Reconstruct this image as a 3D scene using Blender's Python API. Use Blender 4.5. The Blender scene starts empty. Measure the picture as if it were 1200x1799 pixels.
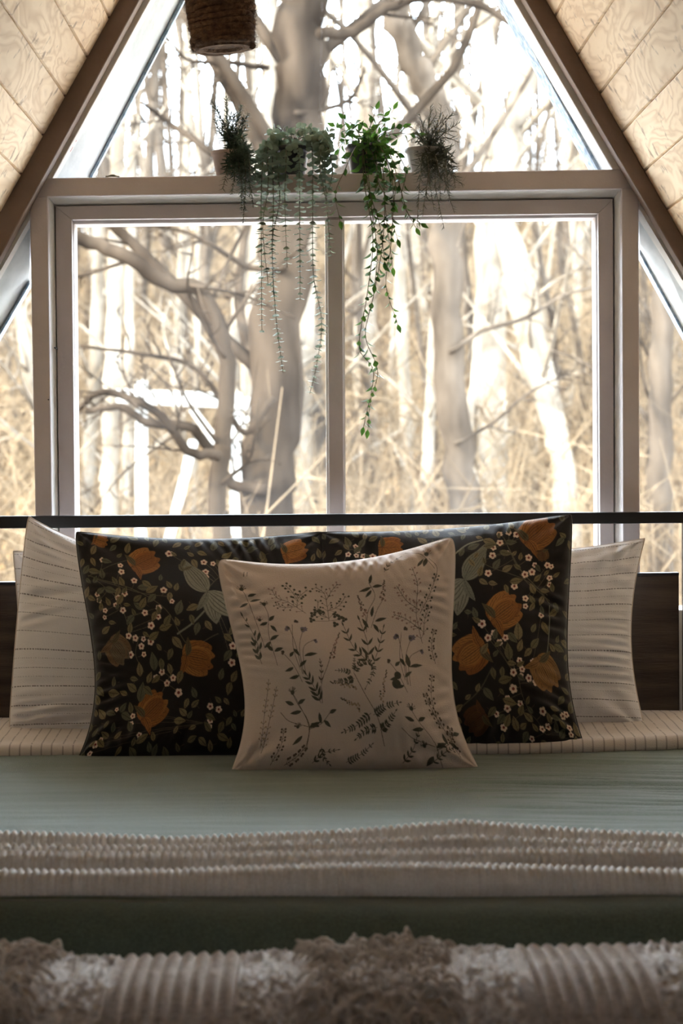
import bpy, math, random
import numpy as np
from mathutils import Vector, Matrix, noise
random.seed(7); rng = np.random.default_rng(7)
S = bpy.context.scene
COL = S.collection
PI = math.pi
# ------------------------------------------------------------------ camera
FPX = 4000.0
CAM = Vector((-0.045, -5.0, 1.23))
YAW, PITCH, ROLL = math.radians(0.7), math.radians(1.3), math.radians(0.45)
CM = (Matrix.Rotation(-YAW, 4, 'Z') @ Matrix.Rotation(PI/2 - PITCH, 4, 'X') @ Matrix.Rotation(-ROLL, 4, 'Z'))
cd = bpy.data.cameras.new('camera'); cam = bpy.data.objects.new('camera', cd); COL.objects.link(cam)
cam.matrix_world = Matrix.Translation(CAM) @ CM
cd.sensor_fit = 'VERTICAL'; cd.sensor_height = 36.0; cd.lens = 36.0*FPX/1799.0
cd.clip_start = 0.05; cd.clip_end = 400
cd.dof.use_dof = True; cd.dof.focus_distance = 4.65; cd.dof.aperture_fstop = 6.3
S.camera = cam
# ------------------------------------------------------------------ light
w = bpy.data.worlds.new('sky'); S.world = w; w.use_nodes = True
bg = w.node_tree.nodes['Background']
bg.inputs[0].default_value = (0.83, 0.93, 1.08, 1); bg.inputs[1].default_value = 1.0
_n = w.node_tree.nodes; _l = w.node_tree.links
_tc = _n.new('ShaderNodeTexCoord'); _sp = _n.new('ShaderNodeSeparateXYZ'); _l.new(_tc.outputs['Generated'], _sp.inputs[0])
_mr = _n.new('ShaderNodeMapRange'); _mr.inputs[1].default_value = .12; _mr.inputs[2].default_value = .30; _mr.inputs[3].default_value = 4.0; _mr.inputs[4].default_value = 38.0
_l.new(_sp.outputs[2], _mr.inputs[0]); _m2 = _n.new('ShaderNodeMapRange'); _m2.inputs[1].default_value = -.10; _m2.inputs[2].default_value = .02; _m2.inputs[3].default_value = .12; _m2.inputs[4].default_value = 1.0
_mu = _n.new('ShaderNodeMath'); _mu.operation = 'MULTIPLY'; _l.new(_sp.outputs[2], _m2.inputs[0]); _l.new(_mr.outputs[0], _mu.inputs[0]); _l.new(_m2.outputs[0], _mu.inputs[1]); 
_m3 = _n.new('ShaderNodeMapRange'); _m3.inputs[1].default_value = .42; _m3.inputs[2].default_value = .62; _m3.inputs[3].default_value = 1.0; _m3.inputs[4].default_value = .22
_m4 = _n.new('ShaderNodeMath'); _m4.operation = 'MULTIPLY'; _l.new(_sp.outputs[2], _m3.inputs[0]); _l.new(_mu.outputs[0], _m4.inputs[0]); _l.new(_m3.outputs[0], _m4.inputs[1]); _l.new(_m4.outputs[0], bg.inputs[1])
sd = bpy.data.lights.new('sun', 'SUN'); sd.energy = 17.0; sd.angle = 0.02; sd.color = (1.0, 0.9, 0.74)
sun = bpy.data.objects.new('sun', sd); COL.objects.link(sun)
sun.rotation_euler = Vector((0.80, 0.42, -0.62)).to_track_quat('-Z', 'Y').to_euler()
S.view_settings.view_transform = 'Standard'; S.view_settings.look = 'None'
S.view_settings.gamma = 1; S.view_settings.use_curve_mapping = False
S.view_settings.exposure = 0.28
# ------------------------------------------------------------------ helpers
def P(px, py, Y):
    d = CM.to_3x3() @ Vector(((px-600)/FPX, -(py-899.5)/FPX, -1.0))
    t = (Y-CAM.y)/d.y
    return CAM + d*t
def PZ(px, py, Z):
    d = CM.to_3x3() @ Vector(((px-600)/FPX, -(py-899.5)/FPX, -1.0))
    return CAM + d*((Z-CAM.z)/d.z)
def tag(o, label=None, cat=None, group=None, kind=None):
    if label: o['label'] = label
    if cat: o['category'] = cat
    if group: o['group'] = group
    if kind: o['kind'] = kind
    return o
def empty(name, loc=(0,0,0)):
    o = bpy.data.objects.new(name, None); o.location = loc; o.empty_display_size = .1
    COL.objects.link(o); return o
class MB:
    def __init__(s): s.v = []; s.f = []; s.m = []
    def add(s, vs, fs, mi=0):
        b = len(s.v); s.v += [tuple(q) for q in vs]
        s.f += [tuple(i+b for i in f) for f in fs]; s.m += [mi]*len(fs)
    def box(s, x0,x1,y0,y1,z0,z1, mi=0):
        vs = [(x,y,z) for x in (x0,x1) for y in (y0,y1) for z in (z0,z1)]
        s.add(vs, [(0,1,3,2),(4,6,7,5),(0,4,5,1),(2,3,7,6),(0,2,6,4),(1,5,7,3)], mi)
    def prism(s, pts, dv, mi=0):
        n = len(pts); pts = [Vector(p) for p in pts]; dv = Vector(dv)
        s.add(pts+[p+dv for p in pts], [tuple(range(n)), tuple(range(2*n-1,n-1,-1))]+[(i,i+n,(i+1)%n+n,(i+1)%n) for i in range(n)], mi)
    def tube(s, pts, rads, k=6, mi=0, cap=True):
        pts = [Vector(p) for p in pts]; n = len(pts)
        if not hasattr(rads, '__len__'): rads = [rads]*n
        vs = []; up = None
        for i, p in enumerate(pts):
            t = (pts[min(i+1,n-1)]-pts[max(i-1,0)])
            t = t.normalized() if t.length > 1e-9 else Vector((0,0,1))
            if up is None: up = t.orthogonal().normalized()
            a = (up - t*up.dot(t)); a = a.normalized() if a.length > 1e-6 else t.orthogonal().normalized()
            up = a; b = t.cross(a)
            for j in range(k):
                an = 2*PI*j/k; vs.append(p+(a*math.cos(an)+b*math.sin(an))*rads[i])
        fs = [(i*k+j, i*k+(j+1)%k, (i+1)*k+(j+1)%k, (i+1)*k+j) for i in range(n-1) for j in range(k)]
        if cap: fs += [tuple(range(k-1,-1,-1)), tuple(range((n-1)*k, n*k))]
        s.add(vs, fs, mi)
    def lathe(s, prof, c, k=32, mi=0, rib=0, nr=0):
        c = Vector(c); vs = []
        for r, z in prof:
            for j in range(k):
                an = 2*PI*j/k; rr = r*(1+rib*math.cos(an*nr)); vs.append(c+Vector((rr*math.cos(an), rr*math.sin(an), z)))
        n = len(prof)
        fs = [(i*k+j, i*k+(j+1)%k, (i+1)*k+(j+1)%k, (i+1)*k+j) for i in range(n-1) for j in range(k)]
        fs += [tuple(range(k-1,-1,-1)), tuple(range((n-1)*k, n*k))]
        s.add(vs, fs, mi)
    def grid(s, A, mi=0):
        h, w_ = len(A), len(A[0]); b = [q for r in A for q in r]
        s.add(b, [(i*w_+j, i*w_+j+1, (i+1)*w_+j+1, (i+1)*w_+j) for i in range(h-1) for j in range(w_-1)], mi)
    def build(s, name, mats, parent=None, smooth=True, bevel=0, loc=None):
        me = bpy.data.meshes.new(name); 
        if loc is not None:
            L = Vector(loc); vs = [(q[0]-L[0], q[1]-L[1], q[2]-L[2]) for q in s.v]
        else: vs = s.v
        me.from_pydata(vs, [], s.f)
        mats = mats if isinstance(mats, (list,tuple)) else [mats]
        for m in mats: me.materials.append(m)
        if len(mats) > 1: me.polygons.foreach_set('material_index', s.m)
        if smooth: me.polygons.foreach_set('use_smooth', [True]*len(me.polygons))
        me.update()
        o = bpy.data.objects.new(name, me); COL.objects.link(o)
        if loc is not None: o.location = loc
        if parent:
            o.parent = parent
            if loc is None: o.matrix_parent_inverse = Matrix.Translation(-Vector(parent.location))
        if bevel:
            b = o.modifiers.new('bevel', 'BEVEL'); b.width = bevel; b.segments = 2; b.limit_method = 'ANGLE'
        return o
def spline(pts, m=8):
    pts = [Vector(p) for p in pts]; out = []
    Q = [pts[0]*2-pts[1]]+pts+[pts[-1]*2-pts[-2]]
    for i in range(1, len(Q)-2):
        a,b,c,d = Q[i-1],Q[i],Q[i+1],Q[i+2]
        for j in range(m):
            t = j/m
            out.append(0.5*((2*b)+(c-a)*t+(2*a-5*b+4*c-d)*t*t+(3*b-a-3*c+d)*t**3))
    out.append(pts[-1]); return out
# ------------------------------------------------------------------ materials
def mat(name, col=(.5,.5,.5), rough=.6, noise_s=None, col2=None, bump=0, bump_s=60, metal=0, sheen=0, attr=False, trans=0, stretch=None, coord='Object', spec=.3, detail=6):
    m = bpy.data.materials.new(name); m.use_nodes = True; nt = m.node_tree; N = nt.nodes; L = nt.links
    b = N['Principled BSDF']; b.inputs['Base Color'].default_value = (*col, 1); b.inputs['Roughness'].default_value = rough
    b.inputs['Metallic'].default_value = metal; b.inputs['Specular IOR Level'].default_value = spec
    if sheen: b.inputs['Sheen Weight'].default_value = sheen; b.inputs['Sheen Roughness'].default_value = .4
    tc = N.new('ShaderNodeTexCoord'); mp = N.new('ShaderNodeMapping'); L.new(tc.outputs[coord], mp.inputs[0])
    if stretch: mp.inputs['Scale'].default_value = stretch
    csock = None
    if attr:
        a = N.new('ShaderNodeAttribute'); a.attribute_name = 'print'; csock = a.outputs['Color']
        L.new(csock, b.inputs['Base Color'])
    elif noise_s:
        n = N.new('ShaderNodeTexNoise'); n.inputs['Scale'].default_value = noise_s; n.inputs['Detail'].default_value = detail
        L.new(mp.outputs[0], n.inputs['Vector'])
        r = N.new('ShaderNodeValToRGB'); r.color_ramp.elements[0].position = .35; r.color_ramp.elements[1].position = .68
        r.color_ramp.elements[0].color = (*col,1); r.color_ramp.elements[1].color = (*(col2 or col),1)
        L.new(n.outputs['Fac'], r.inputs[0]); csock = r.outputs[0]; L.new(csock, b.inputs['Base Color'])
    if bump:
        n2 = N.new('ShaderNodeTexNoise'); n2.inputs['Scale'].default_value = bump_s; n2.inputs['Detail'].default_value = 4
        L.new(mp.outputs[0], n2.inputs['Vector'])
        bp = N.new('ShaderNodeBump'); bp.inputs['Strength'].default_value = bump; bp.inputs['Distance'].default_value = .004
        L.new(n2.outputs['Fac'], bp.inputs['Height']); L.new(bp.outputs[0], b.inputs['Normal'])
    if trans:
        t = N.new('ShaderNodeBsdfTranslucent'); t.inputs[0].default_value = (*col,1)
        if csock: L.new(csock, t.inputs[0])
        mx = N.new('ShaderNodeMixShader'); mx.inputs[0].default_value = trans
        L.new(b.outputs[0], mx.inputs[1]); L.new(t.outputs[0], mx.inputs[2]); L.new(mx.outputs[0], N['Material Output'].inputs[0])
    return m
def wood_mat(name, c1, c2, dark, scale=1.0, rough=.5):
    # UV: u = plank number + position across it, v = metres along the grain
    m = bpy.data.materials.new(name); m.use_nodes = True; nt = m.node_tree; N = nt.nodes; L = nt.links; b = N['Principled BSDF']
    b.inputs['Roughness'].default_value = rough; b.inputs['Specular IOR Level'].default_value = .3
    uv = N.new('ShaderNodeUVMap'); sp = N.new('ShaderNodeSeparateXYZ'); L.new(uv.outputs[0], sp.inputs[0])
    fl = N.new('ShaderNodeMath'); fl.operation = 'FLOOR'; L.new(sp.outputs[0], fl.inputs[0])
    wn = N.new('ShaderNodeTexWhiteNoise'); wn.noise_dimensions = '1D'; L.new(fl.outputs[0], wn.inputs['W'])
    off = N.new('ShaderNodeMath'); off.operation = 'MULTIPLY_ADD'; off.inputs[1].default_value = 37.0; L.new(wn.outputs['Value'], off.inputs[0]); L.new(sp.outputs[1], off.inputs[2])
    def vec(su, sv):
        a = N.new('ShaderNodeMath'); a.operation='MULTIPLY'; a.inputs[1].default_value = su; L.new(sp.outputs[0], a.inputs[0])
        c = N.new('ShaderNodeMath'); c.operation='MULTIPLY'; c.inputs[1].default_value = sv; L.new(off.outputs[0], c.inputs[0])
        q = N.new('ShaderNodeCombineXYZ'); L.new(a.outputs[0], q.inputs[0]); L.new(c.outputs[0], q.inputs[1]); return q.outputs[0]
    n1 = N.new('ShaderNodeTexNoise'); n1.inputs['Scale'].default_value = 1.2*scale; n1.inputs['Detail'].default_value = 3; n1.inputs['Distortion'].default_value = .6
    L.new(vec(1.0, 2.2), n1.inputs['Vector'])
    s = N.new('ShaderNodeMath'); s.operation='MULTIPLY'; s.inputs[1].default_value = 9; L.new(n1.outputs['Fac'], s.inputs[0])
    fr = N.new('ShaderNodeMath'); fr.operation='PINGPONG'; fr.inputs[1].default_value = .5; L.new(s.outputs[0], fr.inputs[0])
    r = N.new('ShaderNodeValToRGB'); r.color_ramp.elements[0].color = (*c2,1); r.color_ramp.elements[1].color = (*c1,1)
    r.color_ramp.elements[0].position = 0; r.color_ramp.elements[1].position = .35; 
    L.new(fr.outputs[0], r.inputs[0])
    # knots and dark flecks across the grain
    n2 = N.new('ShaderNodeTexNoise'); n2.inputs['Scale'].default_value = 5*scale; n2.inputs['Detail'].default_value = 4
    L.new(vec(.5, 5.0), n2.inputs['Vector'])
    r2 = N.new('ShaderNodeValToRGB'); r2.color_ramp.elements[0].position = .60; r2.color_ramp.elements[1].position = .70
    r2.color_ramp.elements[0].color=(0,0,0,1); r2.color_ramp.elements[1].color=(.75,.75,.75,1); L.new(n2.outputs['Fac'], r2.inputs[0])
    mx = N.new('ShaderNodeMix'); mx.data_type='RGBA'; L.new(r2.outputs[0], mx.inputs[0]); L.new(r.outputs[0], mx.inputs[6]); mx.inputs[7].default_value = (*dark,1)
    # per-board tone
    mr = N.new('ShaderNodeMapRange'); mr.inputs[3].default_value = .82; mr.inputs[4].default_value = 1.05; L.new(wn.outputs['Value'], mr.inputs[0])
    hs = N.new('ShaderNodeHueSaturation'); L.new(mr.outputs[0], hs.inputs['Value']); L.new(mx.outputs[2], hs.inputs['Color'])
    L.new(hs.outputs[0], b.inputs['Base Color'])
    bp = N.new('ShaderNodeBump'); bp.inputs['Strength'].default_value=.25; bp.inputs['Distance'].default_value=.003; L.new(fr.outputs[0], bp.inputs['Height']); L.new(bp.outputs[0], b.inputs['Normal'])
    return m
M = {}
M['pine'] = wood_mat('pine_boards', (.84,.66,.46), (.68,.49,.31), (.20,.11,.06))
M['rustic'] = mat('rustic_dark_wood', (.035,.022,.016), .6, 3.0, (.085,.058,.042), bump=.4, bump_s=30, stretch=(1,1,14))
M['floor'] = wood_mat('floor_boards', (.07,.042,.026), (.045,.028,.018), (.05,.03,.02))
M['shaded_offwhite'] = mat('shaded_offwhite_paint', (.49,.435,.425), .55, 9, (.55,.49,.48), bump=.15, bump_s=90)  # off-white frame paint, darkened in its colour for the shade on the fronts
M['brown'] = mat('brown_trim_paint', (.17,.115,.085), .6, 10, (.22,.155,.12), bump=.2, bump_s=70)
M['white'] = mat('white_paint', (.72,.69,.65), .5, 14, (.8,.78,.75), bump=.2, bump_s=60)
M['greywood'] = mat('sky_tinted_pale_paint', (.66,.71,.71), .6, 22, (.80,.84,.84), bump=.2, bump_s=50)  # pale frame boards, with bluish-white sky light put into the colour
M['blue_edge'] = mat('blue_grey_edge', (.16,.24,.33), .6, 60, (.5,.56,.6))
M['red'] = mat('red_sealant', (.55,.10,.07), .6, 30, (.3,.05,.04))
M['darkgap'] = mat('dark_gap', (.02,.015,.012), .9)
M['black'] = mat('black_metal', (.012,.011,.011), .45, bump=.05, spec=.3)
M['bark'] = mat('grey_bark', (.024,.0175,.0125), .9, 6, (.085,.065,.048), bump=.8, bump_s=18, stretch=(1,1,.25), spec=0)
M['bark_d'] = mat('dark_bark', (.012,.0082,.0055), .9, 6, (.045,.032,.022), bump=.8, bump_s=18, stretch=(1,1,.25), spec=0)
M['birch'] = mat('white_bark', (.10,.078,.056), .8, 5, (.25,.21,.165), stretch=(1,1,.6), spec=0)
M['hill'] = mat('leaf_litter', (.045,.021,.009), .95, 1.1, (.30,.195,.10), bump=1, bump_s=5, detail=12, spec=0)
M['twig'] = mat('twigs', (.04,.026,.016), .9, .8, (.22,.16,.10), stretch=(1,1,1), spec=0)
M['plank'] = mat('weathered_white_board', (.25,.24,.22), .6, 5, (.36,.34,.31))
M['bounce_deck'] = mat('pale_bounce_boards', (.5,.47,.42), .7, 3, (.66,.63,.58))
M['duvet'] = mat('green_cotton', (.085,.108,.076), .85, 240, (.12,.148,.108), bump=.5, bump_s=420, sheen=.35)
M['knit'] = mat('cream_knit', (.78,.71,.64), .9, 300, (.88,.82,.76), bump=.4, bump_s=500, sheen=.6, trans=.15)
M['weave'] = mat('beige_weave', (.48,.41,.35), .95, 160, (.68,.60,.535), bump=.6, bump_s=300)
M['tuft'] = mat('white_tufts', (.42,.345,.285), .9, 120, (.86,.82,.78), bump=.6, bump_s=300)
M['fringe'] = mat('beige_fringe', (.46,.38,.30), .95, 60, (.66,.57,.48))
M['rope'] = mat('brown_jute', (.07,.036,.02), .95, 90, (.16,.09,.05), bump=.9, bump_s=260)
M['mattress'] = mat('mattress_fabric', (.6,.57,.52), .9)
M['printA'] = mat('printed_dark_velvet', rough=.8, attr=True, bump=.3, bump_s=700, sheen=.28)
M['printB'] = mat('printed_linen', rough=.9, attr=True, bump=.5, bump_s=600, sheen=.25)
M['cotton'] = mat('striped_cotton', rough=.85, attr=True, bump=.3, bump_s=500, sheen=.2, trans=.12)
M['piping_d'] = mat('dark_piping', (.03,.026,.022), .8, sheen=.3)
M['piping_c'] = mat('cream_piping', (.55,.47,.40), .9)
M['euc'] = mat('silver_green_leaf', (.10,.135,.085), .6, 25, (.26,.31,.215), trans=.15, spec=.1)
M['green'] = mat('bright_green_leaf', (.022,.060,.010), .5, 30, (.09,.19,.03), trans=.25, spec=.12)
M['needle'] = mat('dull_green_leaf', (.03,.045,.026), .6, 30, (.08,.10,.06), trans=.15, spec=.1)
M['needle2'] = mat('olive_leaf', (.04,.044,.028), .6, 30, (.11,.11,.07), trans=.15, spec=.1)
M['stem'] = mat('brown_stem', (.11,.09,.05), .7)
M['pot_black'] = mat('black_plastic', (.015,.016,.018), .35)
M['pot_brown'] = mat('brown_clay', (.17,.125,.10), .8, 14, (.30,.235,.195), bump=.3)
M['pot_stone'] = mat('marbled_stone', (.16,.15,.13), .7, 14, (.42,.39,.35), bump=.3)
M['soil'] = mat('soil', (.03,.02,.015), .95)
def glass_mat():
    m = bpy.data.materials.new('window_glass'); m.use_nodes = True; nt = m.node_tree; N = nt.nodes; L = nt.links
    N.remove(N['Principled BSDF'])
    t = N.new('ShaderNodeBsdfTransparent'); t.inputs[0].default_value=(.95,.97,.96,1)
    g = N.new('ShaderNodeBsdfGlossy'); g.inputs['Roughness'].default_value = .0
    f = N.new('ShaderNodeFresnel'); f.inputs[0].default_value = 1.12
    mx = N.new('ShaderNodeMixShader'); L.new(f.outputs[0], mx.inputs[0]); L.new(t.outputs[0], mx.inputs[1]); L.new(g.outputs[0], mx.inputs[2])
    # thin film of dust on the pane
    d = N.new('ShaderNodeBsdfDiffuse'); d.inputs[0].default_value = (.9,.9,.9,1)
    tr = N.new('ShaderNodeBsdfTranslucent'); tr.inputs[0].default_value = (.9,.9,.9,1)
    dm = N.new('ShaderNodeMixShader'); L.new(d.outputs[0], dm.inputs[1]); L.new(tr.outputs[0], dm.inputs[2])
    tc = N.new('ShaderNodeTexCoord'); n = N.new('ShaderNodeTexNoise'); n.inputs['Scale'].default_value=3; n.inputs['Detail'].default_value=8
    L.new(tc.outputs['Object'], n.inputs['Vector'])
    mr = N.new('ShaderNodeMapRange'); mr.inputs[1].default_value=.35; mr.inputs[2].default_value=.8; mr.inputs[3].default_value=.002; mr.inputs[4].default_value=.022
    L.new(n.outputs['Fac'], mr.inputs[0])
    m2 = N.new('ShaderNodeMixShader'); L.new(mr.outputs[0], m2.inputs[0]); L.new(mx.outputs[0], m2.inputs[1]); L.new(dm.outputs[0], m2.inputs[2])
    L.new(m2.outputs[0], N['Material Output'].inputs[0]); return m
M['glass'] = glass_mat()
# ------------------------------------------------------------------ the room
def extend(a, b, t0, t1): return a+(b-a)*t0, a+(b-a)*t1
LA, LB = P(212,0,0.0), P(0,378,0.0)       # where the left slope meets the gable
RA, RB = P(957,0,0.0), P(1200,420,0.0)
dl, dr = (LB-LA), (RB-RA)
# apex = intersection of both lines in the xz plane
den = dl.x*dr.z-dl.z*dr.x
tt = ((RA.x-LA.x)*dr.z-(RA.z-LA.z)*dr.x)/den
APEX = LA+dl*tt
YB = -7.6
def slope(name, d):
    d = d.normalized(); L_ = (APEX.z+0.0)/(-d.z); nb = 0.0975; n = int(L_/nb)
    nrm = Vector((-d.z,0,d.x)); 
    if nrm.z < 0: nrm = -nrm                      # outwards, away from the room
    mb = MB(); me_uv = []
    for i in range(n+1):
        s0, s1 = i*nb, min((i+1)*nb, L_)
        prof = [(s0, .006), (s0+.0035, 0), (s1-.0035, 0), (s1, .006)]
        for (a, ha), (b_, hb) in zip(prof[:-1], prof[1:]):
            q = [APEX+d*a+nrm*ha, APEX+d*b_+nrm*hb]
            y0, y1 = YB, .30
            vs = [(q[0].x,y0,q[0].z),(q[1].x,y0,q[1].z),(q[1].x,y1,q[1].z),(q[0].x,y1,q[0].z)]
            mb.add(vs, [(0,1,2,3)])
            for (ss, yy) in ((a,y0),(b_,y0),(b_,y1),(a,y1)): me_uv.append((i+min(.999,max(.001,(ss-s0)/nb)), yy))
    o0, o1 = APEX+nrm*.1, APEX+d*L_+nrm*.1        # the outer skin of the roof
    mb.add([(o0.x,YB,o0.z),(o1.x,YB,o1.z),(o1.x,.9,o1.z),(o0.x,.9,o0.z)], [(0,1,2,3)]); me_uv += [(0,0)]*4
    i0, i1 = APEX, APEX+d*L_
    mb.add([(i0.x,.3,i0.z),(i1.x,.3,i1.z),(o1.x,.3,o1.z),(o0.x,.3,o0.z)], [(0,1,2,3)]); me_uv += [(0,0)]*4
    o = mb.build(name, M['pine'], smooth=False)
    u = o.data.uv_layers.new(name='UVMap')
    u.data.foreach_set('uv', [c for q in me_uv for c in q])
    return tag(o, kind='structure')
slope('ceiling_left', dl); slope('ceiling_right', dr)
xl = APEX.x+dl.x/dl.z*(-APEX.z); xr = APEX.x+dr.x/dr.z*(-APEX.z)
mb = MB(); mb.box(xl,xr,YB,.30,-.12,0)
fo = mb.build('floor', M['floor'], smooth=False); uvl = fo.data.uv_layers.new(name='UVMap')
for lp in fo.data.loops:
    c = fo.data.vertices[lp.vertex_index].co; uvl.data[lp.index].uv = (c.x/.14, c.y)
tag(fo, kind='structure')
def gx(side, z):     # where the roof line stands at height z
    d = dl if side < 0 else dr
    return APEX.x + d.x/d.z*(z-APEX.z)
# low wall under the window and the back gable, its narrow open slot added and sized for fill light
mb = MB(); zs = P(600,1075,.12).z
mb.prism([(gx(-1,0),.08,0),(gx(1,0),.08,0),(gx(1,zs),.08,zs),(gx(-1,zs),.08,zs)], (0,.16,0))
tag(mb.build('wall_front', M['white'], smooth=False), kind='structure')
mb = MB(); HW = .12; W0, W1 = .95, 1.95; Y0 = YB
def quad(pts): mb.prism([(x,Y0,z) for x,z in pts], (0,.1,0))
quad([(gx(-1,0),0),(-HW,0),(-HW,APEX.z+(-HW-APEX.x)/dl.x*dl.z)])
quad([(HW,0),(gx(1,0),0),(HW,APEX.z+(HW-APEX.x)/dr.x*dr.z)])
quad([(-HW,0),(HW,0),(HW,W0),(-HW,W0)])
quad([(-HW,W1),(HW,W1),(HW,APEX.z+(HW-APEX.x)/dr.x*dr.z),(APEX.x,APEX.z),(-HW,APEX.z+(-HW-APEX.x)/dl.x*dl.z)])
tag(mb.build('wall_back', M['brown'], smooth=False), kind='structure')

# ---- window framing, px outlines set at their own depths
def pxprism(mb, pix, Y0, Y1, mi=0):
    mb.prism([P(x,y,Y0) for x,y in pix], (0,Y1-Y0,0), mi)
BOT = 1085
def splay(mb, o0, o1, i0, i1, Yo, Yi, Yb):
    # board whose face slants from its outer edge (near) to its inner edge (deep, beside the glass)
    f=[P(*o0,Yo),P(*o1,Yo),P(*i1,Yi),P(*i0,Yi)]; mb.add(f+[Vector((q.x,Yb,q.z)) for q in f],[(0,1,2,3),(7,6,5,4),(0,4,5,1),(1,5,6,2),(2,6,7,3),(3,7,4,0)])
# beam that carries the plants
mb = MB(); pxprism(mb, [(74,313),(1101,297),(1124,331),(50,346)], .04, .27)
beam = tag(mb.build('trim_1', M['shaded_offwhite'], smooth=False, bevel=.003), kind='structure')
mb = MB(); pxprism(mb, [(52,346),(84,345),(94,BOT),(65,BOT)], .04, .20)
tag(mb.build('trim_2', M['shaded_offwhite'], smooth=False, bevel=.003), kind='structure')
mb = MB(); pxprism(mb, [(1092,331),(1122,331),(1125,BOT),(1095,BOT)], .04, .20)
tag(mb.build('trim_3', M['shaded_offwhite'], smooth=False, bevel=.003), kind='structure')
# rafters boards along the slopes
def diag(a, b, ext0, ext1):
    return (Vector((a[0],a[1]))*(1-ext0)+Vector((b[0],b[1]))*ext0, Vector((a[0],a[1]))*(1-ext1)+Vector((b[0],b[1]))*ext1)
def dquad(a0,a1,b0,b1,e0,e1):
    p,q = diag(a0,a1,e0,e1); r,s_ = diag(b0,b1,e0,e1); return [tuple(p),tuple(q),tuple(s_),tuple(r)]
mb = MB(); pxprism(mb, dquad((206,0),(-8,378),(245,0),(38,382),-1.55,3.2), -.015, .04); tag(mb.build('trim_4', M['brown'], smooth=False, bevel=.003), kind='structure')
mb = MB(); pxprism(mb, dquad((923,0),(1098,297),(960,0),(1134,302),-2.0,4.2), -.015, .04); tag(mb.build('trim_5', M['brown'], smooth=False, bevel=.003), kind='structure')
# upper window: white reveal strips, pale inner frame, glass
def upper():
    w1 = tag(empty('window_1', P(600,310,.1)), kind='structure')
    mb = MB()
    pxprism(mb, [(150,-120),(319,-120),(97,312),(72,313)], .050, .10)   # replaced below by exact strips
    mb = MB()
    pxprism(mb, dquad((243,0),(73,314),(264,0),(92,314),-.8,1.0), .045, .16)
    mb.build('reveal_board', M['white'], w1, smooth=False, bevel=.002)
    mb = MB(); pxprism(mb, dquad((902,0),(1076,298),(926,0),(1100,297),-.8,1.0), .045, .16)
    mb.build('reveal_board', M['white'], w1, smooth=False, bevel=.002)
    for (a,b_) in ((((266,0),(94,314),(318,0),(154,314))), (((890,0),(1056,298),(899,0),(1074,298)))) and []: pass
    mb = MB(); q=dquad((264,0),(95,314),(318,0),(156,313),-.8,1.0); splay(mb,q[0],q[1],q[3],q[2],.085,.255,.27)
    mb.build('frame_board', M['greywood'], w1, smooth=False, bevel=.002)
    mb = MB(); pxprism(mb, dquad((318,0),(156,313),(324,0),(161,313),-.8,1.0), .245, .27)
    mb.build('frame_edge', M['blue_edge'], w1, smooth=False, bevel=.001)
    mb = MB(); q=dquad((903,0),(1076,298),(891,0),(1056,298),-.8,1.0); splay(mb,q[0],q[1],q[3],q[2],.085,.16,.27)
    mb.build('frame_board', M['greywood'], w1, smooth=False, bevel=.002)
    mb = MB(); pxprism(mb, dquad((886,0),(1050,298),(891,0),(1056,298),-.8,1.0), .16, .27)
    mb.build('frame_edge', M['blue_edge'], w1, smooth=False, bevel=.001)
    # gaps and old sealant where reveal meets frame
    mb = MB(); mr_ = MB()
    for side, A0, A1 in ((0,(265,0),(94,314)), (1,(901,0),(1075,298))):
        segs = [(.05,.25,1),(.27,.4,0),(.40,.52,0),(.56,.72,0),(.72,.92,1)] if side==0 else [(.02,.35,0),(.4,.7,0),(.72,.8,1),(.85,.97,0)]
        for (t0,t1,red) in segs:
            pts=[]; K=9
            for k in range(K+1):
                t=t0+(t1-t0)*k/K; x=A0[0]+(A1[0]-A0[0])*t; y=A0[1]+(A1[1]-A0[1])*t
                wd=(.5+ (3.2 if red and side==0 else 1.2)*math.sin(PI*k/K)*(.6+.6*random.random()))
                pts.append((x,y,wd))
            poly=[(x-wd,y) for x,y,wd in pts]+[(x+wd,y) for x,y,wd in reversed(pts)]
            pxprism(mr_ if red else mb, poly, .0795, .0848)
    mb.build('gap', M['darkgap'], w1, smooth=False); mr_.build('sealant', M['red'], w1, smooth=False)
    mb = MB(); pxprism(mb, [(340,-150),(868,-150),(1046,300),(1046,303),(158,316),(158,312)], .150, .156)
    mb = MB(); g=[P(322,-12,.15),P(884,-12,.15)]
    a=P(161,313,.15); b_=P(1050,298,.15); c=P(886-330,-600,.15)
    k1=diag((161,313),(322,0),0,2.2)[1]; k2=diag((1050,298),(888,0),0,2.2)[1]
    pxprism(mb, [(159,316),(1052,301),tuple(k2),tuple(k1)], .250, .255)
    mb.build('glass_pane', M['glass'], w1, smooth=False)
upper()
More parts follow.
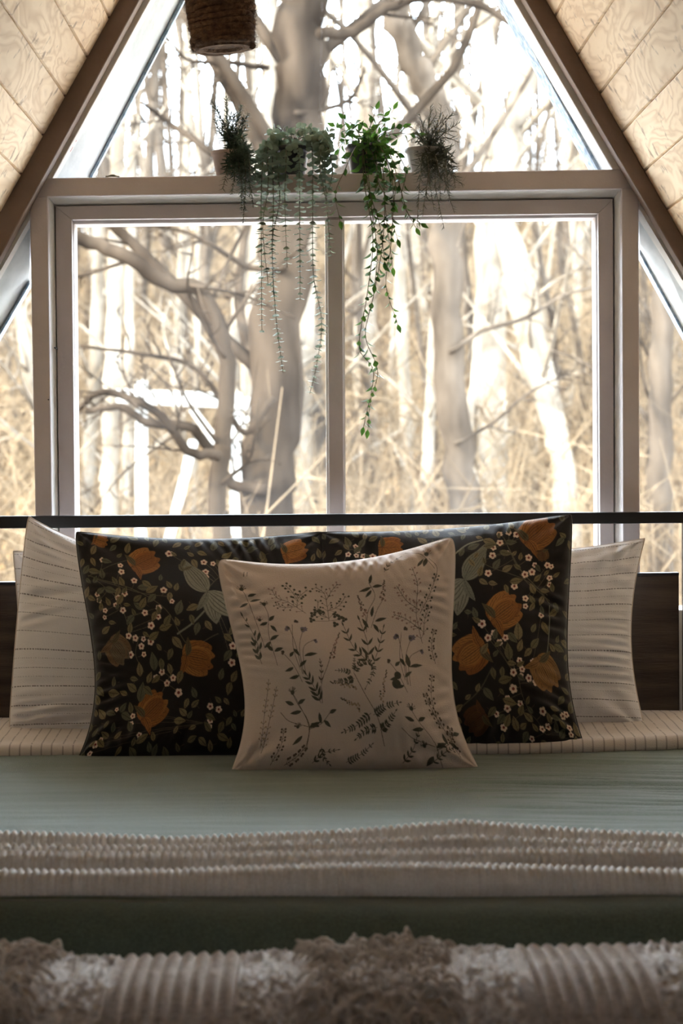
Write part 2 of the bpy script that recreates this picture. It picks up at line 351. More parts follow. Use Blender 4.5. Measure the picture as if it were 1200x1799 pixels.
# main window
def main_window():
    w2 = tag(empty('window_2', P(590,BOT,.12)), kind='structure')
    def ring(name, o, i, Y0, Y1, m, Yi=None):   # o,i: TL,TR,BR,BL px
        for k,nm in enumerate(('top','right','bottom','left')):
            mb = MB(); k2=(k+1)%4
            splay(mb, o[k],o[k2],i[k],i[k2], Y0, Yi or Y0, Y1); mb.build(name, m, w2, smooth=False, bevel=.0015)
    ring('jamb', [(84,345),(1092,331),(1095,BOT),(95,BOT)], [(97,362),(1077,349),(1079,BOT-12),(106,BOT-12)], .055, .20, M['white'], .118)
    ring('sash_frame', [(97,362),(1077,349),(1079,BOT-12),(106,BOT-12)], [(126,386),(1051,375),(1055,BOT-30),(133,BOT-30)], .105, .20, M['shaded_offwhite'])
    ring('glazing_bead', [(126,386),(1051,375),(1055,BOT-30),(133,BOT-30)], [(130,394),(1046,382),(1050,BOT-36),(136,BOT-36)], .122, .20, M['shaded_offwhite'], .130)
    mb = MB(); pxprism(mb, [(575,386),(602,386),(605,BOT-30),(579,BOT-30)], .108, .20); mu = mb.build('mullion', M['shaded_offwhite'], w2, smooth=False, bevel=.002)
    mb = MB(); pxprism(mb, [(571,388),(575,388),(579,BOT-34),(575,BOT-34)], .125, .19); pxprism(mb, [(602,388),(605,388),(608,BOT-34),(605,BOT-34)], .125, .19); mb.build('glazing_bead', M['white'], w2, smooth=False)
    for xs in (((128,390),(575,386),(578,BOT-30),(133,BOT-30)),((602,386),(1048,380),(1052,BOT-30),(605,BOT-30))):
        mb = MB(); pxprism(mb, list(xs), .150,.155); mb.build('glass_pane', M['glass'], w2, smooth=False)
    # nail heads in the left post
    mb = MB()
    for (x,y) in ((96,611),(85,702)): c=P(x,y,.036); mb.tube([c,c+Vector((0,.05,0))], .0016, 8)
    mb.build('nail', M['darkgap'], w2)
main_window()
def side_window(n, frame, edge, white, glass, red):
    w3 = tag(empty('window_%d'%n, P(frame[0][0],frame[0][1],.12)), kind='structure')
    mb = MB(); pxprism(mb, white, .045,.16); mb.build('reveal_board', M['white'], w3, smooth=False)
    mb = MB(); (splay(mb,frame[0],frame[3],frame[1],frame[2],.085,.2,.24)); mb.build('frame_board', M['greywood'], w3, smooth=False)
    mb = MB(); pxprism(mb, edge, .19,.24); mb.build('frame_edge', M['blue_edge'], w3, smooth=False)
    mb = MB(); pxprism(mb, red, .079,.0848); mb.build('gap', M['darkgap'], w3, smooth=False)
    mb = MB(); pxprism(mb, glass, .20,.205); mb.build('glass_pane', M['glass'], w3, smooth=False)
side_window(3, [(52,385),(52,492),(-160,857),(-160,755)], [(52,492),(52,499),(-160,864),(-160,857)], [(52,352),(52,386),(-160,757),(-160,700)],
            [(58,480),(66,BOT),(-330,BOT),(-330,1000),(-160,855)], [(50,384),(50,388),(0,475),(-3,475)])
side_window(4, [(1124,362),(1124,445),(1300,765),(1300,655)], [(1124,437),(1124,446),(1300,768),(1300,757)], [(1124,338),(1124,368),(1300,660),(1300,600)],
            [(1122,430),(1125,BOT),(1480,BOT),(1480,1000),(1300,750)], [(1126,368),(1128,366),(1200,485),(1196,485)])
# ------------------------------------------------------------------ bed
BED = .62
XC = 0.0
bed = tag(empty('bed', (XC,-1.0,0)), 'double bed with black metal frame, dark wood headboard and mattress below the window', 'bed')
zbar = P(600,913,.0).z
xrp = P(1200,960,.0).x
hw = xrp-XC+.012-.0
mb = MB(); mb.prism([P(-40,907,-.012)+Vector((0,0,0)),P(1215,899,-.012),P(1215,919,-.012),P(-40,929,-.012)], (0,.026,0)); rail = mb.build('top_rail', M['black'], bed, smooth=False, bevel=.002)
for sx in (-1,1):
    mb = MB(); x = XC+sx*hw if sx>0 else P(-25,960,0).x; mb.box(x-.013,x+.013,-.013,.013,0,zbar+.012); mb.build('post', M['black'], bed, smooth=False, bevel=.002)
mb = MB(); a=P(-18,1027,.0); b_=P(1193,1010,.0); mb.prism([a,b_,(b_.x,a.y,.35),(a.x,a.y,.35)], (0,.022,0)); hb = mb.build('headboard_panel', M['rustic'], bed, smooth=False, bevel=.003)
mb = MB(); mb.prism([P(-18,1023,-.004),P(1193,1006,-.004),P(1193,1011,-.004),P(-18,1028,-.004)], (0,.03,0)); mb.build('panel_trim', M['black'], bed, smooth=False)
mb = MB(); mb.box(XC-.76,XC+.76,-1.97,-.02,.22,.30); mb.build('bed_base', M['black'], bed, smooth=False, bevel=.004)
for sx in (-1,1):
    mb = MB(); mb.box(XC+sx*.70-.02,XC+sx*.70+.02,-1.93,-1.89,0,.22); mb.build('leg', M['black'], bed, smooth=False)
mb = MB(); mb.box(XC-.74,XC+.74,-1.93,-.04,.30,.575); mb.build('mattress', M['mattress'], bed, smooth=False, bevel=.03)

def rise(y): return BED + .022*max(0,min(1,(y+.5)/.4))
def folds(x, y):
    v = Vector((x*1.3, y*9, 0)); a = noise.noise(v)*.0035
    r = max(0, min(1,(x+.0)/.5))*max(0,min(1,1-abs(y+.85)/.55))
    a += r*.010*noise.noise(Vector((x*2.5+y*3, y*30+x*4, 3)))+r*.004*noise.noise(Vector((x*5+y*4, y*70+x*12, 5)))
    a += .002*noise.noise(Vector((x*4, y*22, 8)))
    return a
# green duvet: heightfield with rounded foot and sides
def duvet():
    A = []; nx, ny = 260, 420
    prof = []            # (y, z, flat) along the bed from head to foot and down
    for k in range(300): prof.append((-.30-1.60*k/299, None))
    R = .055
    for k in range(1,16):
        t = PI/2*k/15; prof.append((-1.90-R*math.sin(t)*1.0, BED-R*(1-math.cos(t))))
    for k in range(1,26): prof.append((-1.955-.004*math.sin(k*.4), BED-R-.30*k/25))
    for (y,z) in prof:
        row = []
        for i in range(nx+1):
            u = -1+2*i/nx; s = u*1.16        # arc length param; the last part hangs down
            xw = .79
            if abs(s) < xw-.04: x, dz = s, 0
            else:
                e = abs(s)-(xw-.04)
                if e < .08: t=e/.08*PI/2; x=math.copysign(xw-.04+.05*math.sin(t),s); dz=-.05*(1-math.cos(t))
                else: x=math.copysign(xw+.01,s); dz=-.05-(e-.08)
            if z is None: zz = rise(y)+folds(x,y)
            else: zz = z + folds(x,-1.90)*(1 if z>BED-R else 1)
            yy = y
            if z is not None: yy = y - .010*noise.noise(Vector((x*3,5,z*3))) - .006*math.sin(x*9+1)
            zz += -.006*math.sin(x*3.0+.6)*max(0,min(1,(-y-1.6)/.25)) 
            row.append((XC+x, yy, zz+dz if z is None else max(zz+dz,.1)))
        A.append(row)
    mb = MB(); mb.grid(A); return mb
dv = duvet().build('duvet', M['duvet'])
sm = dv.modifiers.new('thick','SOLIDIFY'); sm.thickness=.012; sm.offset=-1
tag(dv, 'sage green cotton duvet spread over the bed', 'duvet')
def set_colors(o, cols):
    a = o.data.color_attributes.new('print','FLOAT_COLOR','POINT')
    c = np.ones((len(o.data.vertices),4), dtype=np.float32); c[:,:3] = cols; a.data.foreach_set('color', c.ravel())
# cream striped sheet folded back over the duvet below the pillows
def sheet():
    nx, A, C = 700, [], []
    xs = np.linspace(-.80,.80,nx)
    prof = [(-.02-.36*k/60, 0) for k in range(61)]+[(-.38-.016*math.sin(t), -.016*(1-math.cos(t))) for t in np.linspace(.15,PI,14)]
    for (y,dz) in prof:
        row=[]
        for x in xs:
            f = (y+.02)/-.36
            sh = -.05*min(1,max(0,f))*(.5+.5*math.sin(x*4+1.0)) 
            yy = y+sh*.5+.02*noise.noise(Vector((x*3,0,1)))*f
            zz = rise(yy)+.033+dz+.004*noise.noise(Vector((x*5,yy*12,2)))+ .012*max(0,x-.25)*f
            if dz < -.03: zz = rise(yy)+.006
            row.append((x,yy,zz))
            st = (x/.0215)%1; l = 1.0 if st<.1 and noise.noise(Vector((x*200,yy*150,0)))>-.35 else 0
            C.append((.68-.38*l,.60-.35*l,.54-.32*l))
        A.append(row)
    mb=MB(); mb.grid(A); o=mb.build('bed_sheet', M['cotton']); set_colors(o, np.array(C)); return o
tag(sheet(), 'cream striped top sheet folded back over the green duvet under the pillows', 'sheet')
# ------------------------------------------------------------------ canvas for printed fabrics
class Canvas:
    def __init__(s, x0, y0, w_, h_, bgc, k=3):
        s.x0,s.y0,s.k = x0,y0,k; s.W,s.H=int(w_*k),int(h_*k); s.a=np.empty((s.H,s.W,3),np.float32); s.a[:]=bgc
    def win(s, x, y, r):
        cx,cy=(x-s.x0)*s.k,(y-s.y0)*s.k; R=r*s.k+2
        i0,i1=max(0,int(cy-R)),min(s.H,int(cy+R)+1); j0,j1=max(0,int(cx-R)),min(s.W,int(cx+R)+1)
        if i0>=i1 or j0>=j1: return None
        jj,ii=np.meshgrid(np.arange(j0,j1),np.arange(i0,i1))
        return (slice(i0,i1),slice(j0,j1)), (jj+.5)/s.k+s.x0-x, (ii+.5)/s.k+s.y0-y
    def put(s, sl, m, col, al=1.0):
        v=s.a[sl]; v[m]=v[m]*(1-al)+np.array(col,np.float32)*al
    def leaf(s,x,y,ang,L,Wd,col,vein=None,curl=0,p=.85,al=1.0,lines=0,e=1.0):
        q=s.win(x,y,L*1.2)
        if not q: return
        sl,X,Y=q; c,sn=math.cos(ang),math.sin(ang)
        t=X*c+Y*sn; n=-X*sn+Y*c; u=t/L; n=n-curl*L*u*u
        uc=np.clip(u,0,1); hw_=Wd/2*np.maximum(0,np.sin(PI*uc**p))**e
        m=(u>0)&(u<1)&(np.abs(n)<hw_); s.put(sl,m,col,al)
        if vein is not None:
            mv=m&(np.abs(n)<.45)&(u<.9); s.put(sl,mv,vein,al)
            mv=m&(((t-np.abs(n)*1.0)%(max(2.2,L*.17)))<.55)&(np.abs(n)<hw_*.85); s.put(sl,mv,vein,.7*al)
            mo=m&(np.abs(n)>hw_-.5); s.put(sl,mo,np.array(col)*1.35,al)
        if lines:
            f=n/np.maximum(hw_,.3)
            ml=m&(((f*lines/2+.25)%1)<.28); s.put(sl,ml,vein if vein is not None else np.array(col)*.5,.75)
    def line(s,pts,wd,col,al=1.0):
        P2=[Vector((p[0],p[1],0)) for p in pts]
        if len(P2)>2: P2=spline(P2,6)
        for a,b in zip(P2[:-1],P2[1:]):
            mx,my=(a.x+b.x)/2,(a.y+b.y)/2; q=s.win(mx,my,(b-a).length/2+wd+1)
            if not q: continue
            sl,X,Y=q; X=X+mx-a.x; Y=Y+my-a.y; d=b-a; l2=max(1e-6,d.x**2+d.y**2)
            t=np.clip((X*d.x+Y*d.y)/l2,0,1); m=(X-d.x*t)**2+(Y-d.y*t)**2<(wd/2)**2; s.put(sl,m,col,al)
        return [(p.x,p.y) for p in P2]
    def dot(s,x,y,r,col,al=1.0):
        q=s.win(x,y,r+1)
        if q: sl,X,Y=q; s.put(sl,X*X+Y*Y<r*r,col,al)
    def daisy(s,x,y,r,rot=0):
        for k in range(5):
            a=rot+k*2*PI/5; s.dot(x+math.cos(a)*r*.6,y+math.sin(a)*r*.6,r*.42,(.72,.55,.42))
        s.dot(x,y,r*.36,(.16,.02,.012))
    def blur(s):
        a=s.a; 
        for ax in (0,1): a=(np.roll(a,1,ax)+a*2+np.roll(a,-1,ax))/4
        s.a=a
    def sample(s,U,V):
        i=np.clip((V*s.H).astype(int),0,s.H-1); j=np.clip((U*s.W).astype(int),0,s.W-1); return s.a[i,j]
def tulip(c,x,y,r,ang,cols,dark):
    # cupped bloom of overlapping striped petals opening towards ang
    for da,L,Wd,cu in ((-1.35,1.5,.9,.3),(1.35,1.5,.9,-.3),(-.95,1.8,.95,.15),(.95,1.8,.95,-.15),(-.62,1.9,.75,.22),(.62,1.9,.75,-.22),(-.32,1.75,.9,.1),(.32,1.75,.9,-.1),(0,1.7,1.0,0)):
        bx,by=x-math.cos(ang)*r*.95,y-math.sin(ang)*r*.95
        col=cols[random.randrange(len(cols))]
        c.leaf(bx,by,ang+da*.62,L*r*.98,Wd*r*1.05,col,dark,cu,1.12,1.0,lines=8,e=.62)
    c.leaf(x-math.cos(ang)*r*.7,y-math.sin(ang)*r*.7,ang+1.5,r*1.1,r*.45,cols[0],dark,.3,.8,lines=4)
    c.leaf(x-math.cos(ang)*r*.7,y-math.sin(ang)*r*.7,ang-1.4,r*1.0,r*.4,(.10,.085,.04),dark,-.3,.8,lines=3)
OL=[(.17,.135,.065),(.13,.115,.06),(.20,.155,.08),(.10,.10,.062)]
GR=[(.21,.20,.145),(.18,.175,.125)]
OR=[(.30,.115,.028),(.36,.15,.04),(.25,.09,.022)]; DK=(.05,.018,.008)
def lf(c,x,y,ang,L=15,Wd=9,col=None): c.leaf(x,y,ang,L,Wd,col or random.choice(OL),(.025,.018,.01),random.uniform(-.12,.12),.8)
def iris(c,x,y,s,fl=1):
    # grey-green arching bloom with long tapered petals
    v=(.045,.042,.028)
    for (a,L,Wd,cu) in ((-2.45,62,26,.35),(-1.95,60,24,-.25),(1.15,52,30,.18),(.75,62,34,-.05),(1.75,34,12,.3)):
        if fl<0: a=PI-a; cu=-cu
        c.leaf(x,y,a,L*s,Wd*s,random.choice(GR),v,cu,.85,1.0,lines=6,e=.8)
def sprayed(c,pts,flowers,wd=1.1,col=(.11,.095,.06)):
    pl=c.line(pts,wd,col)
    for (fx,fy,r) in flowers:
        q=min(pl,key=lambda p:(p[0]-fx)**2+(p[1]-fy)**2); c.line([q,((q[0]+fx)/2+2,(q[1]+fy)/2),(fx,fy)],.8,col); c.daisy(fx,fy,r,random.random()*2)
def auto_leaves(c,x0,y0,x1,y1,taken,n,seed):
    r=random.Random(seed); k=0
    for _ in range(9000):
        x,y=r.uniform(x0,x1),r.uniform(y0,y1)
        if all((x-a)**2+(y-b)**2>(d+8)**2 for a,b,d in taken):
            L=r.uniform(13,25); ang=r.choice([-PI/2,-2.2,-.9,.6,2.4])+r.uniform(-.5,.5)
            lf(c,x-math.cos(ang)*L/2,y-math.sin(ang)*L/2,ang,L,L*.52,None); taken.append((x,y,r.uniform(3,7))); k+=1
            if r.random()<.35: a2=ang+PI/2; c.line([(x,y),(x+math.cos(a2)*12,y+math.sin(a2)*12)],.7,(.08,.06,.035))
            if k>=n: break
def dark_left():
    c=Canvas(136,934,432,404,(.0085,.006,.0048)); random.seed(11)
    c.line([(150,1020),(230,1052),(290,1095),(330,1160),(385,1140)],1.6,(.09,.08,.05))
    c.line([(372,1085),(340,1120),(310,1140)],3.2,GR[1]); c.line([(150,1022),(200,1000),(235,985)],1.2,(.09,.08,.05))
    sprayed(c,[(160,1025),(205,1045),(250,1062),(300,1070)],[(180,991,5),(212,1002,5),(213,1016,6),(235,1035,6),(288,1056,6.5),(302,1079,5),(215,1060,6),(201,1066,6)])
    sprayed(c,[(165,1030),(200,1070),(215,1120),(222,1150)],[(195,1080,5),(208,1091,6),(277,1091,6),(250,1099,6),(260,1123,7),(275,1108,5.5),(173,1088,5),(164,1068,5),(162,1057,5),(170,1100,4)])
    sprayed(c,[(240,1200),(225,1170),(235,1140)],[(214,1137,6),(227,1142,6),(243,1145,5),(257,1151,6.5),(238,1157,6),(215,1169,6.5),(242,1171,5)])
    sprayed(c,[(275,1240),(290,1215),(300,1200)],[(277,1203,6),(265,1212,6),(299,1214,6),(287,1222,6),(310,1239,7.5)])
    sprayed(c,[(365,1055),(385,1030),(400,1022)],[(361,995,6),(377,998,5),(364,1016,6),(365,1027,5),(412,1161,7),(410,1190,7),(300,976,7),(400,1030,5)])
    sprayed(c,[(360,1290),(375,1270),(370,1250)],[(371,1263,6),(387,1268,6),(372,1286,5.5),(372,1296,4),(222,1272,5),(221,1285,5),(188,1260,4),(160,1316,6),(168,1308,4),(155,1330,5),(241,1306,5)],1.0,(.07,.06,.04))
    iris(c,367,1058,1.25)
    T=[(256,992,29,-.5,OR),(348,1183,32,.2,OR),(262,1262,31,-.7,OR),(190,1160,27,.9,[(.17,.10,.05),(.13,.10,.06)]),(520,972,24,-.3,OR),(180,950,14,.3,OR)]
    for x,y,r,a,cl in T: tulip(c,x,y,r,a,cl,DK)
    taken=[(x,y,r*1.15) for x,y,r,a,cl in T]+[(345,1040,26),(375,1090,26),(385,1030,18),(320,1010,14),(390,1120,14)]+[(x,y,4) for x,y in ((213,1016),(288,1056),(235,1035),(208,1091),(250,1099),(260,1123),(227,1142),(243,1150),(215,1169),(277,1203),(287,1222),(310,1239),(361,995),(364,1016),(371,1263),(387,1268))]
    for x,y,a,L in ((225,975,-1.4,22),(160,985,1.2,18),(178,990,.4,20),(275,1130,-.2,26),(285,1125,-.9,24),(300,1145,.9,28),(262,1200,-1.6,32),(234,1250,-1.5,34),(240,1225,.6,24),(275,1180,1.4,22),(290,1190,1.2,20),(325,1015,-2.1,18),(322,1005,-1.3,18),(325,1012,-.5,18),(240,1050,-.1,26),(255,1060,-.5,26),(250,1035,.8,22),(300,1060,1.8,20),(310,1105,-1.2,30),(350,1120,1.9,24),(335,1105,1.2,20)):
        lf(c,x,y,a,L,L*.5); taken.append((x+math.cos(a)*L/2,y+math.sin(a)*L/2,L*.4))
    auto_leaves(c,138,938,566,1336,taken,240,5); c.blur(); return c
def dark_right():
    c=Canvas(562,908,468,410,(.0085,.006,.0048)); random.seed(13)
    c.line([(990,1075),(960,1040),(930,1010),(900,950)],1.6,(.09,.08,.05)); c.line([(985,1060),(940,1030),(880,1010),(850,995)],1.3,(.09,.08,.05))
    c.line([(990,1080),(990,1120),(985,1160),(978,1180)],2.0,GR[1]); c.line([(800,1260),(840,1230),(870,1190)],2.2,(.07,.065,.04)); c.line([(800,985),(830,960),(860,950)],3,GR[0])
    sprayed(c,[(960,1040),(925,1005),(905,960)],[(892,938,6),(909,937,6),(924,942,7),(939,946,7),(892,957,7),(879,968,6),(877,984,7),(904,978,6),(855,995,6),(868,1019,7),(947,988,7),(959,1002,5)])
    sprayed(c,[(990,1070),(950,1040),(930,1020)],[(940,1020,7),(954,1015,7),(919,1043,7),(941,1066,6.5),(941,1081,5.5),(984,1003,6),(992,1006,5),(989,1028,6),(989,1040,5)])
    sprayed(c,[(900,1230),(910,1200),(950,1190)],[(973,1098,6),(854,1111,8),(877,1129,6.5),(865,1137,7),(887,1147,6.5),(899,1139,6.5),(925,1181,6),(953,1184,7)])
    sprayed(c,[(940,1270),(925,1240),(920,1210)],[(911,1201,7),(929,1196,6),(926,1207,5),(941,1211,6.5),(955,1217,7),(908,1228,8),(895,1244,6),(919,1252,6),(892,1260,7),(869,1270,6)])
    sprayed(c,[(960,1300),(950,1280),(930,1260)],[(962,1263,7),(974,1274,5),(968,1286,6),(955,1291,6),(880,1291,6.5),(1002,1268,6),(1010,1264,6),(1010,1287,6),(1010,1298,5),(931,1307,5)],1.0,(.08,.07,.045))
    sprayed(c,[(640,960),(615,950),(600,975)],[(625,942,5),(610,960,5.5),(625,962,5),(638,964,6),(655,965,6.5),(628,952,4.5),(609,983,5)])
    iris(c,822,1030,1.25,-1); 
    T=[(900,1088,36,-.6,OR),(828,1165,36,2.6,OR),(965,938,36,-.7,OR),(978,1200,32,1.0,[(.30,.15,.05),(.24,.12,.04)]),(690,950,24,.1,OR),(828,1280,24,2.6,[(.10,.045,.015),(.08,.035,.012)]),(975,985,12,1.4,[(.12,.06,.02)])]
    for x,y,r,a,cl in T: tulip(c,x,y,r,a,cl,DK)
    taken=[(x,y,r*1.1) for x,y,r,a,cl in T]+[(805,1000,22),(800,1050,18),(850,1050,18),(820,1030,24)]+[(x,y,4) for x,y in ((892,957),(924,942),(868,1019),(947,988),(954,1015),(919,1043),(941,1066),(854,1111),(865,1137),(899,1139),(953,1184),(911,1201),(941,1211),(955,1217),(908,1228),(892,1260),(962,1263),(968,1286),(880,1291))]
    for x,y,a,L in ((925,1145,-1.5,34),(905,1130,.9,26),(905,1180,-1.6,32),(975,1110,1.1,26),(950,1160,-.9,26),(850,1165,-.9,24),(870,1190,1.5,22),(890,1190,1.7,20),(880,1215,-.2,28),(850,1225,1.0,28),(885,1245,.3,28),(895,1015,-.5,24),(910,1035,-.1,26),(900,1040,1.2,18),(850,1025,-1.3,22),(850,1030,.6,20),(815,985,-1.2,20),(830,970,-.4,26),(860,950,.4,28),(860,965,-.1,26)):
        lf(c,x,y,a,L,L*.5); taken.append((x+math.cos(a)*L/2,y+math.sin(a)*L/2,L*.4))
    auto_leaves(c,565,910,1028,1316,taken,260,9); c.blur(); return c
# ---- linen with botanical sprigs (coordinates in the pillow's own print)
BR=(.10,.075,.055); GN=(.07,.068,.048); PK=(.30,.19,.16); VI=(.17,.145,.18); BE=(.34,.25,.17)
def sprig_leafy(c,pts,n,L,col=GN,wd=1.0,both=True,a0=.75,taper=.5,r=.32):
    pl=c.line(pts,wd,BR)
    for k in range(n):
        i=int((k+.6)/(n+.3)*(len(pl)-1)); i=max(1,min(len(pl)-1,i)); x,y=pl[i]; px_,py_=pl[i-1]; an=math.atan2(y-py_,x-px_)
        l=L*(1-taper*k/n)
        for sd in ((-1,1) if both else ((-1)**k,)): c.leaf(x,y,an+sd*a0,l,l*r,col,None,sd*-.12,.8)
    x,y=pl[-1]; c.leaf(x,y,math.atan2(y-pl[-2][1],x-pl[-2][0]),L*.6,L*.6*r,col,None,0,.8)
def thistle(c,x,y,r=7,col=BR):
    for k in range(16):
        a=-PI/2+random.uniform(-1.7,1.7); c.line([(x,y+2),(x+math.cos(a)*r,y+math.sin(a)*r)],.7,col)
    c.dot(x,y+1,r*.45,GN)
def bell(c,x,y,a,s=8,col=VI):
    c.leaf(x,y,a,s*1.2,s*.9,col,None,0,.45); c.leaf(x+math.cos(a)*s*.5,y+math.sin(a)*s*.5,a+.6,s*.6,s*.35,col); c.leaf(x+math.cos(a)*s*.5,y+math.sin(a)*s*.5,a-.6,s*.6,s*.35,col); c.leaf(x,y,a,s*.5,s*.4,GN)
def berries(c,pts,n,L,col=BR,rr=1.7):
    pl=c.line(pts,1.0,BR)
    for k in range(n):
        i=max(1,int((k+.7)/n*(len(pl)-1))); x,y=pl[i]; an=math.atan2(y-pl[i-1][1],x-pl[i-1][0])
        for sd in (-1,1):
            l=L*(1-.4*k/n); q=(x+math.cos(an+sd*.8)*l,y+math.sin(an+sd*.8)*l); c.line([(x,y),q],.7,BR); c.dot(q[0],q[1],rr,col)
def lupin(c,x,y,a,L,col=PK):
    for k in range(26):
        t=k/26; w_=5*(1-t)+.8; ox,oy=x+math.cos(a)*L*t,y+math.sin(a)*L*t; q=random.uniform(-w_,w_)
        c.dot(ox-math.sin(a)*q,oy+math.cos(a)*q,1.6*(1-.5*t)+.4,col if random.random()<.7 and t<.75 else BR)
def clover(c,x,y,r=3.2):
    for k in range(3): c.dot(x+math.cos(k*2.1)*r*.7,y+math.sin(k*2.1)*r*.7,r*.62,GN)
def linen():
    random.seed(5); c=Canvas(385,950,440,410,(.60,.495,.43)); ii=np.random.default_rng(1).normal(0,.018,c.a.shape[:2])[:,:,None].astype(np.float32); c.a+=ii
    # thistles at the left
    c.line([(442,1142),(435,1090),(428,1040),(422,1018)],1,BR); thistle(c,421,1016,9); 
    for x,y,a,L in ((430,1034,-.4,18),(428,1048,2.6,20),(432,1045,-.3,22),(438,1110,1.9,20)): c.leaf(x,y,a,L,6,GN,None,.15)
    c.line([(462,1178),(455,1120),(462,1080),(458,1055)],1,BR); thistle(c,458,1052,8); thistle(c,443,1085,7,PK)
    for x,y,a,L in ((458,1092,2.7,18),(462,1090,-.9,16),(456,1130,-.6,22),(456,1132,2.4,18),(458,1150,-2.4,18),(460,1152,-.4,20),(462,1100,.8,18)): c.leaf(x,y,a,L,7,GN,None,.15)
    sprig_leafy(c,[(432,1150),(424,1110),(412,1075)],5,16,GN,1,False)
    sprig_leafy(c,[(430,1170),(424,1145),(421,1125)],3,15,GN,1,True,.6,.3,.4)
    # berry sprays along the top
    berries(c,[(535,1075),(505,1050),(485,1040),(478,1020)],7,12,PK); berries(c,[(520,1062),(525,1040),(545,1020)],5,12,GN,2.4)
    berries(c,[(525,1050),(515,1025),(505,1010)],4,10,GN,2.4); berries(c,[(520,1060),(495,1062),(480,1055)],4,9,BR)
    berries(c,[(578,1092),(578,1060),(575,1030),(560,1015)],7,13,BR); berries(c,[(578,1070),(600,1060),(615,1040)],5,12,GN,2); berries(c,[(577,1085),(560,1075),(562,1045)],5,10,GN,2)
    for q in ((548,1078),(555,1070),(545,1090),(600,1085),(608,1090),(590,1100),(592,1080),(565,1072)): clover(c,q[0],q[1],5); 
    c.line([(548,1092),(578,1092),(606,1088)],1,BR); 
    berries(c,[(578,1045),(590,1025),(602,1012)],4,9,PK)
    # lupins
    c.line([(650,1120),(655,1080),(670,1050),(660,1020)],1.1,BR)
    for x,y,a,L in ((662,1022,-1.5,20),(664,1030,2.8,24),(666,1030,-.1,20),(664,1036,2.2,18),(668,1100,-.3,24),(664,1105,.9,22),(662,1090,-1.5,22),(655,1112,-2.2,24)): c.leaf(x,y,a,L,6.5,GN,None,.12)
    lupin(c,650,1085,-1.85,46); c.line([(650,1120),(650,1085)],1,BR); lupin(c,684,1060,-1.45,42); c.line([(660,1112),(672,1080),(684,1060)],1,BR)
    # leafy willow spray
    for pts,n,L in (([(652,1182),(622,1150),(606,1105)],5,20),([(650,1180),(650,1140),(638,1095)],3,22),([(660,1185),(674,1150),(684,1115)],4,16)): sprig_leafy(c,pts,n,L,GN,1.1,True,.8,.4,.26)
    # big berry spray top right
    for pts,n in (([(763,1145),(750,1090),(752,1040),(742,1000)],10),([(760,1120),(730,1100),(705,1090)],7),([(757,1085),(730,1065),(712,1035)],7),([(758,1090),(775,1060),(790,1020)],8),([(765,1130),(768,1100),(775,1080)],5)): berries(c,pts,n,10,random.choice([BR,PK,GN]),1.9)
    c.leaf(752,1000,-.9,20,6,GN); c.leaf(770,985,1.9,18,9,GN); thistle(c,770,975,10,PK); c.line([(730,962),(760,975),(785,1010)],.9,BR); sprig_leafy(c,[(690,1002),(700,985),(720,972)],4,9,BR,.9)
    c.line([(775,985),(790,1010),(783,1035)],1,BR)
    for x in (430,436): c.line([(x,990),(x+2,980)],1.2,GN)
    # bellflowers left and right
    for bx in (0,215):
        by=0 if bx==0 else 24
        for (x0_,y0_,x1_,y1_,x2_,y2_) in ((512,1198,505,1140,498,1105),(514,1198,512,1150,525,1110),(518,1200,520,1150,545,1132),(510,1212,495,1180,480,1160),(508,1190,500,1150,505,1100)):
            c.line([(x0_+bx,y0_+by),(x1_+bx,y1_+by),(x2_+bx,y2_+by)],1,BR)
        bell(c,498+bx,1105+by,2.4,11); bell(c,520+bx,1112+by,-.2,13); bell(c,545+bx,1132+by,1.1,8); bell(c,478+bx,1152+by,1.9,8,BR); bell(c,510+bx,1092+by,.4,8,BR)
        for x,y,a,L in ((520,1165,-.3,28),(508,1185,-.8,20),(495,1185,2.7,20),(500,1150,.8,18),(505,1200,2.8,22),(490,1165,-.9,14)): c.leaf(x+bx,y+by,a,L,6.5,GN,None,.15)
    c.dot(704,1222,9,GN); c.dot(708,1206,7,GN); c.leaf(735,1190,-1.9,26,10,GN,None,.1)
    # pink spire with leaves
    c.line([(548,1250),(550,1215),(565,1185),(585,1140)],1.1,BR); lupin(c,574,1170,-1.15,58,PK); sprig_leafy(c,[(545,1250),(535,1225),(520,1200)],5,20,GN,1.1,True,.8,.3,.28); sprig_leafy(c,[(548,1215),(552,1190),(551,1175)],4,9,BR)
    # fern fronds in the middle
    def fern(pts,n,L,col=GN): sprig_leafy(c,pts,n,L*.8,col,.9,True,1.15,.45,.40)
    c.line([(663,1325),(658,1280),(635,1235),(618,1200)],1.2,BR)
    fern([(618,1198),(635,1182),(655,1183),(658,1200),(640,1228)],15,12); fern([(618,1210),(600,1214),(580,1213)],8,12); fern([(612,1200),(600,1195),(583,1194)],6,9); fern([(618,1195),(620,1182),(622,1170)],5,7)
    fern([(650,1275),(675,1262),(705,1255)],9,13); fern([(660,1300),(675,1290),(695,1270)],8,13); fern([(645,1272),(615,1290),(588,1300)],9,13); fern([(655,1295),(630,1300),(612,1312)],7,13)
    for (x,y,a,L) in ((620,1228,3.4,56),(625,1262,3.6,44),(668,1252,-1.25,60)): lupin(c,x,y,a,L,BE)
